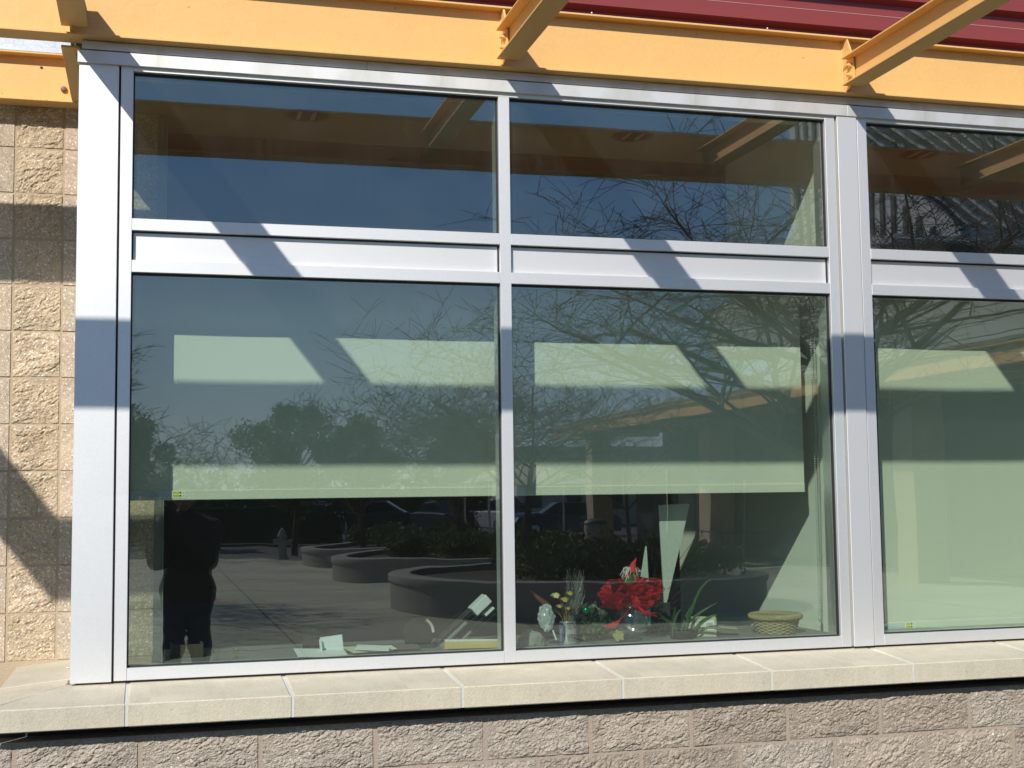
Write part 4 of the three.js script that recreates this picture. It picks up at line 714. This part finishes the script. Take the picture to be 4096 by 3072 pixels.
// parked cars
function car(x, z, turn, colour, label) {
  const t = thing('parked_car', label, 'car', 'cars in the parking lot'), g = new THREE.Group(); g.name = 'car_body'; t.add(g);
  const body = new THREE.Shape([[-2.2, .32], [-2.22, .62], [-2.1, .80], [-1.35, .92], [-.95, .94], [1.45, .95], [2.1, .90], [2.22, .62], [2.2, .32]].map(p => new THREE.Vector2(...p)));
  const cabin = new THREE.Shape([[-1.15, .93], [-.45, 1.42], [.75, 1.45], [1.65, .95]].map(p => new THREE.Vector2(...p)));
  const ex = (s, d, b) => new THREE.ExtrudeGeometry(s, { depth: d, bevelEnabled: true, bevelSize: b, bevelThickness: b, bevelSegments: 2 }).translate(0, 0, -d / 2);
  const paint = phys(...colour, { roughness: .35, metalness: .3, clearcoat: 1, clearcoatRoughness: .05 });
  mesh('lower_body', ex(body, 1.62, .07), paint, g); mesh('roof', ex(new THREE.Shape([[-.5, 1.40], [-.4, 1.45], [.7, 1.48], [.85, 1.42]].map(p => new THREE.Vector2(...p))), 1.2, .05), paint, g); mesh('glazing', ex(cabin, 1.30, .05), std(.02, .025, .03, .06), g);
  for (const [wx, wz] of [[-1.38, .78], [-1.38, -.78], [1.38, .78], [1.38, -.78]]) { mesh('wheel', new THREE.CylinderGeometry(.32, .32, .2, 20).rotateX(Math.PI / 2).translate(wx, .32, wz), std(.02, .02, .02, .8), g); mesh('rim', new THREE.CylinderGeometry(.19, .19, .22, 14).rotateX(Math.PI / 2).translate(wx, .32, wz), M.steel, g); }
  for (const s of [-.6, .6]) { mesh('headlight', new THREE.SphereGeometry(.12, 10, 8).scale(.4, .7, 1.3).translate(-2.24, .70, s), M.steel, g); mesh('tail_light', new THREE.BoxGeometry(.05, .14, .3).translate(2.27, .74, s), std(.3, .01, .01, .3), g); }
  g.position.set(x, -.16, z); g.rotation.y = turn; return place(t);
}
car(6.3, 52, 1.25, [.45, .46, .48], 'silver car parked beyond the hedge at the left of the lot');
car(10.6, 60, .3, [.02, .02, .022], 'black car parked in the middle of the lot');
car(13.4, 57, 1.35, [.03, .03, .035], 'dark grey car parked beside the black one');
car(15.6, 54, 1.4, [.55, .56, .58], 'pale silver car parked in front of the dark ones');
car(16.8, 48.5, .12, [.02, .035, .07], 'dark blue car parked side-on before the far building');
{ // far building with pale walls behind the cars
  const t = thing('far_building', 'pale far building with dark windows behind the parking lot', 'building');
  mesh('wall', box(20, 56, RY - .1, RY + 4.2, 68, 76, .01), std(.52, .46, .34, .9), t); mesh('roof', box(19.6, 56.4, RY + 4.21, RY + 4.55, 67.6, 76.4, .01), std(.3, .28, .26, .8), t);
  for (let k = 0; k < 14; k++) mesh('window', box(20.6 + k * 2.5, 21.5 + k * 2.5, RY + .9, RY + 3.2, 67.93, 67.99, .005), std(.03, .035, .04, .1), t); place(t);
}
// the wing at right angles, with the same yellow canopy
{
  const w = thing('building_wing', 'building wing with grey siding above a shaded ground floor, mirrored at right', 'building');
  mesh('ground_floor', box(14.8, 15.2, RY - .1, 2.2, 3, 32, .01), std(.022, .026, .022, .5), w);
  const bands = []; for (let k = 0; k < 5; k++) bands.push(box(12.6, 12.7, 2.16 + k * .225, 2.16 + k * .225 + .215, 3.2, 20.0, .01)); bands.forEach(b => mesh('siding_board', b, std(.45, .45, .42, .7), w));
  mesh('siding_back', box(12.71, 15.2, 2.14, 3.28, 3.2, 20, .01), std(.2, .2, .19, .8), w);
  mesh('canopy_deck', box(11.4, 14.79, 2.03, 2.10, 3, 32, .01), std(.16, .13, .09, .8), w);
  for (let z = 4; z < 32; z += 4.6) { mesh('door_glazing', box(14.74, 14.79, RY, .75, z, z + 2.6, .004), std(.04, .05, .05, .05), w); mesh('door_frame', box(14.70, 14.738, RY, .82, z - .08, z, .004), M.alu, w); }
  // upper block: white side wall with dark slats, pitched standing-seam roof facing the window
  const slope = .74, X0 = 15.7, Z0 = 18, Ye = 5.2, rise = z => Ye + (z - Z0) * slope;
  mesh('upper_wall', hull([[X0, 4.7, Z0], [X0, Ye - .05, Z0], [X0, 4.7, 25], [X0, rise(25) - .05, 25], [X0 + .2, 4.7, Z0], [X0 + .2, Ye - .05, Z0], [X0 + .2, 4.7, 25], [X0 + .2, rise(25) - .05, 25]]), std(.50, .52, .53, .7), w);
  for (let k = 0; k < 15; k++) { const z = Z0 + .3 + k * .44; mesh('slat_gap', box(X0 - .03, X0 - .004, 4.78, rise(z) - .30, z, z + .17, .004), std(.045, .05, .055, .8), w); }
  const roof = (x0, x1, lift, th) => hull([[x0, Ye + lift, Z0 - .3], [x1, Ye + lift, Z0 - .3], [x0, rise(25) + lift, 25], [x1, rise(25) + lift, 25], [x0, Ye + lift + th, Z0 - .3], [x1, Ye + lift + th, Z0 - .3], [x0, rise(25) + lift + th, 25], [x1, rise(25) + lift + th, 25]]);
  mesh('roof_deck', roof(X0 - .1, 24, 0, .05), std(.12, .14, .135, .5, .3), w); for (let x = X0 + .1; x < 24; x += .46) mesh('roof_rib', roof(x, x + .10, .052, .10), std(.42, .46, .44, .45, .3), w);
  mesh('rake_trim', roof(X0 - .22, X0 - .11, -.12, .26), std(.52, .50, .52, .5), w); mesh('eave_fascia', box(X0 - .2, 24, 4.98, 5.22, 17.55, 17.68, .01), std(.50, .53, .53, .5), w);
  mesh('lower_roof', hull([[13.2, 4.62, 16.2], [24, 4.62, 16.2], [13.2, 4.95, 17.5], [24, 4.95, 17.5], [13.2, 4.55, 16.2], [24, 4.55, 16.2], [13.2, 4.55, 17.5], [24, 4.55, 17.5]]), std(.42, .45, .46, .5), w); mesh('bright_edge', box(13.1, 24, 4.63, 4.68, 16.1, 16.17, .004), std(.82, .82, .80, .3), w);
  mesh('upper_block', box(13.3, 24, 3.3, 4.54, 17, 25, .01), std(.38, .38, .36, .8), w);
  place(w);
  const c0 = thing('block_column', 'speckled block column under the yellow canopy of the wing', 'column', 'block columns of the wing'); 
  for (let k = 0; k < 17; k++) mesh('block', boxUV(new THREE.BoxGeometry(.60, .195, .60).translate(12.75, H(RY) + .1 + k * .2, 15)), M.tan, c0); mesh('mortar', boxUV(new THREE.BoxGeometry(.585, 3.4, .585).translate(12.75, H(RY) + 1.7, 15)), M.tanMortar, c0); place(c0);
  copyOf(c0, 0, 0, -8.2, 'nearer speckled block column of the wing, at the right edge of the reflection'); copyOf(c0, 0, 0, 8.6, 'middle speckled block column of the wing'); copyOf(c0, 0, 0, 17, 'farthest speckled block column of the wing');
  const y0 = 1.74, y1 = 1.99, bm = thing('steel_beam', 'yellow steel fascia beam of the other wing, mirrored rising to the right', 'beam');
  mesh('web', box(11.38, 11.39, y0, y1, 3, 32.5, .001), M.yellow, bm); mesh('top_flange', box(11.31, 11.45, y1 + .001, y1 + .02, 3, 32.5, .002), M.yellow, bm); mesh('bottom_flange', box(11.31, 11.45, y0 - .02, y0 - .001, 3, 32.5, .002), M.yellow, bm); place(bm);
  const bi = thing('steel_beam', 'inner yellow steel beam under the canopy of the other wing', 'beam'); mesh('web', box(12.85, 12.86, y0, y1, 3, 32.5, .001), M.yellow, bi); mesh('flange', box(12.79, 12.92, y0 - .02, y0 - .001, 3, 32.5, .002), M.yellow, bi); place(bi);
  const cr = thing('canopy_rafter', 'short yellow rafter under the canopy of the other wing', 'beam', 'yellow rafters of the wing canopy'); mesh('web', box(11.46, 14.7, 1.80, 1.93, 4.0, 4.012, .001), M.yellow, cr); mesh('flange', box(11.46, 14.7, 1.785, 1.799, 3.95, 4.06, .002), M.yellow, cr); place(cr);
  for (let k = 1; k < 15; k++) copyOf(cr, 0, 0, k * 2, 'short yellow rafter under the canopy of the other wing');
}
// picnic table, parasol, litter bin, hydrant
{
  const t = thing('picnic_table', 'dark picnic table with benches under the blue parasol', 'table'), m = std(.10, .085, .07, .8), x = 13.4, z = 23.5;
  for (let k = 0; k < 5; k++) mesh('top_plank', box(x - .95, x + .95, RY + .72, RY + .76, z - .40 + k * .165, z - .25 + k * .165, .004), m, t);
  for (const s of [-1, 1]) { for (let k = 0; k < 2; k++) mesh('seat_plank', box(x - .95, x + .95, RY + .42, RY + .46, z + s * .72 - .13 + k * .135, z + s * .72 - .005 + k * .135, .004), m, t); mesh('leg', tube([[x + s * .7, RY, z - .7], [x + s * .7, RY + .72, z - .2]], .04, .04, 4, 2), m, t); mesh('leg', tube([[x + s * .7, RY, z + .7], [x + s * .7, RY + .72, z + .2]], .04, .04, 4, 2), m, t); mesh('bearer', box(x + s * .7 - .03, x + s * .7 + .03, RY + .37, RY + .415, z - .85, z + .85, .003), m, t); }
  place(t);
  const u = thing('patio_parasol', 'blue patio parasol over the picnic table', 'parasol'); mesh('pole', cyl(x, RY, z, .022, .022, 2.3, 10), M.steel, u);
  const cp = new THREE.ConeGeometry(1.25, .42, 8, 1, true).toNonIndexed(); cp.translate(x, H(RY) + 2.12, z); mesh('canopy', cp, std(.02, .06, .17, .8), u); mesh('finial', new THREE.SphereGeometry(.04, 10, 8).translate(x, H(RY) + 2.36, z), M.steel, u); place(u);
  const s = thing('shade_canopy', 'beige fabric shade canopy on poles beyond the far planter', 'canopy'); for (const [dx, dz] of [[-1.7, -1.7], [1.7, -1.7], [-1.7, 1.7], [1.7, 1.7]]) mesh('pole', cyl(12 + dx, RY, 37 + dz, .04, .04, 2.0, 8), M.steel, s); mesh('fabric', new THREE.ConeGeometry(2.7, .8, 4, 1, true).rotateY(Math.PI / 4).toNonIndexed().translate(12, H(RY) + 2.4, 37), std(.48, .40, .26, .85), s); place(s);
  const b = thing('litter_bin', 'round grey concrete litter bin near the kerb', 'litter bin'); mesh('bin', lathe([[.27, 0], [.29, .1], [.29, .85], [.27, .9]], 10.4, RY, 25.5, 28), M.concrete, b); mesh('lid', lathe([[.27, .905], [.29, .92], [.26, .99], [.12, 1.05], [.11, 1.0]], 10.4, RY, 25.5, 28), std(.08, .08, .08, .6), b); place(b);
  const h = thing('fire_hydrant', 'fire hydrant with side caps on the kerb, mirrored dim in the dark glass', 'hydrant'), hm = std(.30, .28, .22, .6);
  mesh('barrel', lathe([[.16, 0], [.16, .05], [.11, .07], [.10, .55], [.14, .57], [.14, .61], [.11, .63], [.10, .70], [.05, .77], [.03, .80], [.001, .82]], 3.35, RY, 30.5, 20), hm, h); for (const s of [-1, 1]) mesh('side_cap', new THREE.CylinderGeometry(.06, .07, .14, 10).rotateZ(Math.PI / 2).translate(3.35 + s * .16, H(RY) + .46, 30.5), hm, h); mesh('front_cap', new THREE.CylinderGeometry(.08, .09, .16, 10).rotateX(Math.PI / 2).translate(3.35, H(RY) + .40, 30.36), hm, h); place(h);
}

// ------------------------------------------------------------------ the photographer, mirrored in the lower left pane
function sdfMesh(f, lo, hi, cell) {        // surface nets: one smooth closed skin round the zero level of f
  const n = [0, 1, 2].map(k => Math.ceil((hi[k] - lo[k]) / cell) + 1), id = (i, j, k) => (k * n[1] + j) * n[0] + i, v = new Float32Array(n[0] * n[1] * n[2]);
  for (let k = 0; k < n[2]; k++) for (let j = 0; j < n[1]; j++) for (let i = 0; i < n[0]; i++) v[id(i, j, k)] = f(lo[0] + i * cell, lo[1] + j * cell, lo[2] + k * cell);
  const vid = new Int32Array(v.length).fill(-1), pos = [], idx = [];
  for (let k = 0; k < n[2] - 1; k++) for (let j = 0; j < n[1] - 1; j++) for (let i = 0; i < n[0] - 1; i++) {
    let sx = 0, sy = 0, sz = 0, c = 0;
    for (const [a, b] of [[0, 1], [2, 3], [4, 5], [6, 7], [0, 2], [1, 3], [4, 6], [5, 7], [0, 4], [1, 5], [2, 6], [3, 7]]) {
      const pa = [a & 1, (a >> 1) & 1, a >> 2], pb = [b & 1, (b >> 1) & 1, b >> 2], va = v[id(i + pa[0], j + pa[1], k + pa[2])], vb = v[id(i + pb[0], j + pb[1], k + pb[2])];
      if ((va < 0) !== (vb < 0)) { const t = va / (va - vb); sx += mix(pa[0], pb[0], t); sy += mix(pa[1], pb[1], t); sz += mix(pa[2], pb[2], t); c++; }
    }
    if (c) { vid[id(i, j, k)] = pos.length / 3; pos.push(lo[0] + (i + sx / c) * cell, H(lo[1] + (j + sy / c) * cell), lo[2] + (k + sz / c) * cell); }
  }
  const quad = (a, b, c, d, flip) => { if (Math.min(a, b, c, d) < 0) return; flip ? idx.push(a, c, b, a, d, c) : idx.push(a, b, c, a, c, d); };
  for (let k = 1; k < n[2] - 1; k++) for (let j = 1; j < n[1] - 1; j++) for (let i = 1; i < n[0] - 1; i++) {
    const s = v[id(i, j, k)] < 0;
    if (s !== v[id(i + 1, j, k)] < 0) quad(vid[id(i, j - 1, k - 1)], vid[id(i, j, k - 1)], vid[id(i, j, k)], vid[id(i, j - 1, k)], !s);
    if (s !== v[id(i, j + 1, k)] < 0) quad(vid[id(i - 1, j, k - 1)], vid[id(i - 1, j, k)], vid[id(i, j, k)], vid[id(i, j, k - 1)], !s);
    if (s !== v[id(i, j, k + 1)] < 0) quad(vid[id(i - 1, j - 1, k)], vid[id(i, j - 1, k)], vid[id(i, j, k)], vid[id(i - 1, j, k)], !s);
  }
  const g = new THREE.BufferGeometry(); g.setAttribute('position', new THREE.Float32BufferAttribute(pos, 3)); g.setIndex(idx); g.computeVertexNormals(); return g.toNonIndexed();
}
function capsules(list, blend) {            // each [a, b, radius at a, radius at b]
  return (x, y, z) => {
    let d = 1e3;
    for (const [a, b, ra, rb] of list) {
      const ux = b[0] - a[0], uy = b[1] - a[1], uz = b[2] - a[2], t = Math.min(1, Math.max(0, ((x - a[0]) * ux + (y - a[1]) * uy + (z - a[2]) * uz) / (ux * ux + uy * uy + uz * uz + 1e-9)));
      const e = Math.hypot(x - a[0] - ux * t, y - a[1] - uy * t, z - a[2] - uz * t) - mix(ra, rb, t), h = Math.max(blend - Math.abs(d - e), 0) / blend; d = Math.min(d, e) - h * h * blend * .25;
    }
    return d;
  };
}
{
  const t = thing('person', 'person in dark jacket and jeans holding up a small camera, mirrored in the glass', 'person');
  const zB = 5.52, x0 = .27, shL = [x0 - .185, -.245, zB - .02], shR = [x0 + .185, -.245, zB], elL = [x0 - .22, -.46, zB - .20], elR = [x0 + .14, -.47, zB - .24], wrL = [-.075, -.075, 5.185], wrR = [.092, -.085, 5.195];
  const hipL = [x0 - .085, -.72, zB + .01], hipR = [x0 + .085, -.72, zB + .01], knL = [x0 - .105, -1.13, zB - .015], knR = [x0 + .095, -1.13, zB + .0], anL = [x0 - .12, -1.50, zB + .03], anR = [x0 + .105, -1.50, zB + .04];
  const jacket = [[[x0 - .06, -.30, zB], [x0 + .06, -.30, zB], .125, .125], [[x0, -.30, zB], [x0, -.52, zB], .135, .13], [[x0 - .045, -.52, zB], [x0 - .06, -.78, zB + .01], .115, .12], [[x0 + .045, -.52, zB], [x0 + .06, -.78, zB + .01], .115, .12], [[x0, -.20, zB + .01], [x0, -.14, zB - .005], .075, .058], [shL, elL, .068, .052], [elL, wrL, .050, .036], [shR, elR, .068, .052], [elR, wrR, .050, .036], [[x0 - .08, -.225, zB], shL, .07, .066], [[x0 + .08, -.225, zB], shR, .07, .066]];
  const legs = [[hipL, knL, .092, .062], [knL, anL, .060, .042], [hipR, knR, .092, .062], [knR, anR, .060, .042], [hipL, hipR, .10, .10]];
  const hx = x0 - .02, hz = zB - .035, head = [[[hx, .05, hz + .025], [hx, .03, hz], .090, .085], [[hx, -.02, hz - .02], [hx, -.055, hz - .045], .066, .042], [[hx, -.06, hz + .02], [hx, -.16, zB], .048, .055], [[hx - .004, .005, hz - .098], [hx - .004, -.022, hz - .112], .009, .014], [[hx - .084, .01, hz + .01], [hx - .084, -.02, hz + .005], .014, .010], [[hx + .080, .01, hz + .01], [hx + .080, -.02, hz + .005], .014, .010], [[hx - .02, -.052, hz - .080], [hx + .02, -.052, hz - .080], .008, .008], [[hx - .045, .028, hz - .072], [hx + .04, .028, hz - .072], .014, .014]];
  const hand = (w, s, cx) => {              // palm beside the camera, fingers curled over its front edge, thumb behind
    const p = [cx + s * .012, -.035, 5.16], L = [[w, p, .026, .026], [[p[0], p[1] + .022, p[2] - .012], [p[0], p[1] - .022, p[2] - .012], .017, .016]];
    [[.030, .034], [.012, .038], [-.006, .035], [-.022, .028]].forEach(([dy, len]) => { const k = [p[0] + s * .006, p[1] + dy, p[2] - .022], m = [p[0] - s * .004, p[1] + dy + .004, p[2] - .022 - len * .62]; L.push([[p[0], p[1] + dy * .9, p[2]], k, .010, .0098], [k, m, .0095, .0088], [m, [m[0] - s * len * .55, m[1], m[2] - .004], .0085, .0075]); });
    L.push([[p[0] - s * .002, p[1] - .03, p[2] + .01], [p[0] - s * .03, p[1] - .022, p[2] - .005], .0115, .0105], [[p[0] - s * .03, p[1] - .022, p[2] - .005], [p[0] - s * .05, p[1] - .004, p[2] - .012], .0100, .0085]); return L;
  };
  const skin = std(.42, .26, .18, .55), cloth = std(.022, .022, .024, .85), denim = std(.028, .045, .085, .9);
  mesh('body', [sdfMesh(capsules(head, .03), [hx - .13, -.19, hz - .16], [hx + .13, .16, hz + .15], .006), sdfMesh(capsules(hand(wrL, -1, -.062), .012), [-.14, -.13, 5.085], [.0, .04, 5.24], .004), sdfMesh(capsules(hand(wrR, 1, .062), .012), [.0, -.13, 5.085], [.14, .04, 5.24], .004)], skin, t);
  mesh('jacket', sdfMesh(((f) => (x, y, z) => Math.max(f(x, y, z) - .026 - .009 * noise(x * 13, y * 17, z * 13) - .004 * noise(x * 30, y * 36, z * 30), -(y + .80)))(capsules([...jacket, ...legs.slice(4)], .05)), [x0 - .46, -.84, 5.10], [x0 + .46, -.07, 5.84], .013), cloth, t);
  mesh('jeans', sdfMesh(((f) => (x, y, z) => Math.max(f(x, y, z) - .014 - .006 * noise(x * 16, y * 24, z * 16), y + .74))(capsules([...jacket.slice(0, 4), ...legs], .05)), [x0 - .28, -1.56, zB - .2], [x0 + .28, -.66, zB + .2], .013), denim, t);
  mesh('hair', sdfMesh((x, y, z) => Math.max(Math.hypot((x - hx) / 1.0, (y - .045) / 1.08, (z - hz - .028) / 1.06) - .101 - .005 * noise(x * 40, y * 60, z * 40), -(y - .0 + (z - hz) * 1.25 + .0)), [hx - .14, -.12, hz - .14], [hx + .14, .19, hz + .18], .006), std(.03, .018, .012, .6), t);
  for (const s of [-1, 1]) mesh('eye', new THREE.SphereGeometry(.011, 12, 8).translate(hx + s * .031, H(.006), hz - .079), std(.55, .52, .48, .3), t);
  for (const a of [anL, anR]) mesh('shoe', sdfMesh(capsules([[[a[0], RY + .045, a[2] + .02], [a[0], RY + .035, a[2] - .13], .042, .038]], .02), [a[0] - .08, RY + .002, a[2] - .21], [a[0] + .08, RY + .12, a[2] + .1], .008), std(.03, .028, .025, .7), t);
  place(t);
  const c = thing('camera', 'small dark compact camera in the hands of the mirrored person', 'camera'); mesh('camera_case', box(-.046, .046, -.062, -.006, 5.115, 5.137, .004), std(.06, .06, .065, .35, .5), c); mesh('lens_ring', new THREE.CylinderGeometry(.019, .021, .012, 28).rotateX(Math.PI / 2).translate(.010, H(-.036), 5.108), std(.2, .2, .2, .3, .8), c); place(c);
}
renderer.render(scene, camera);
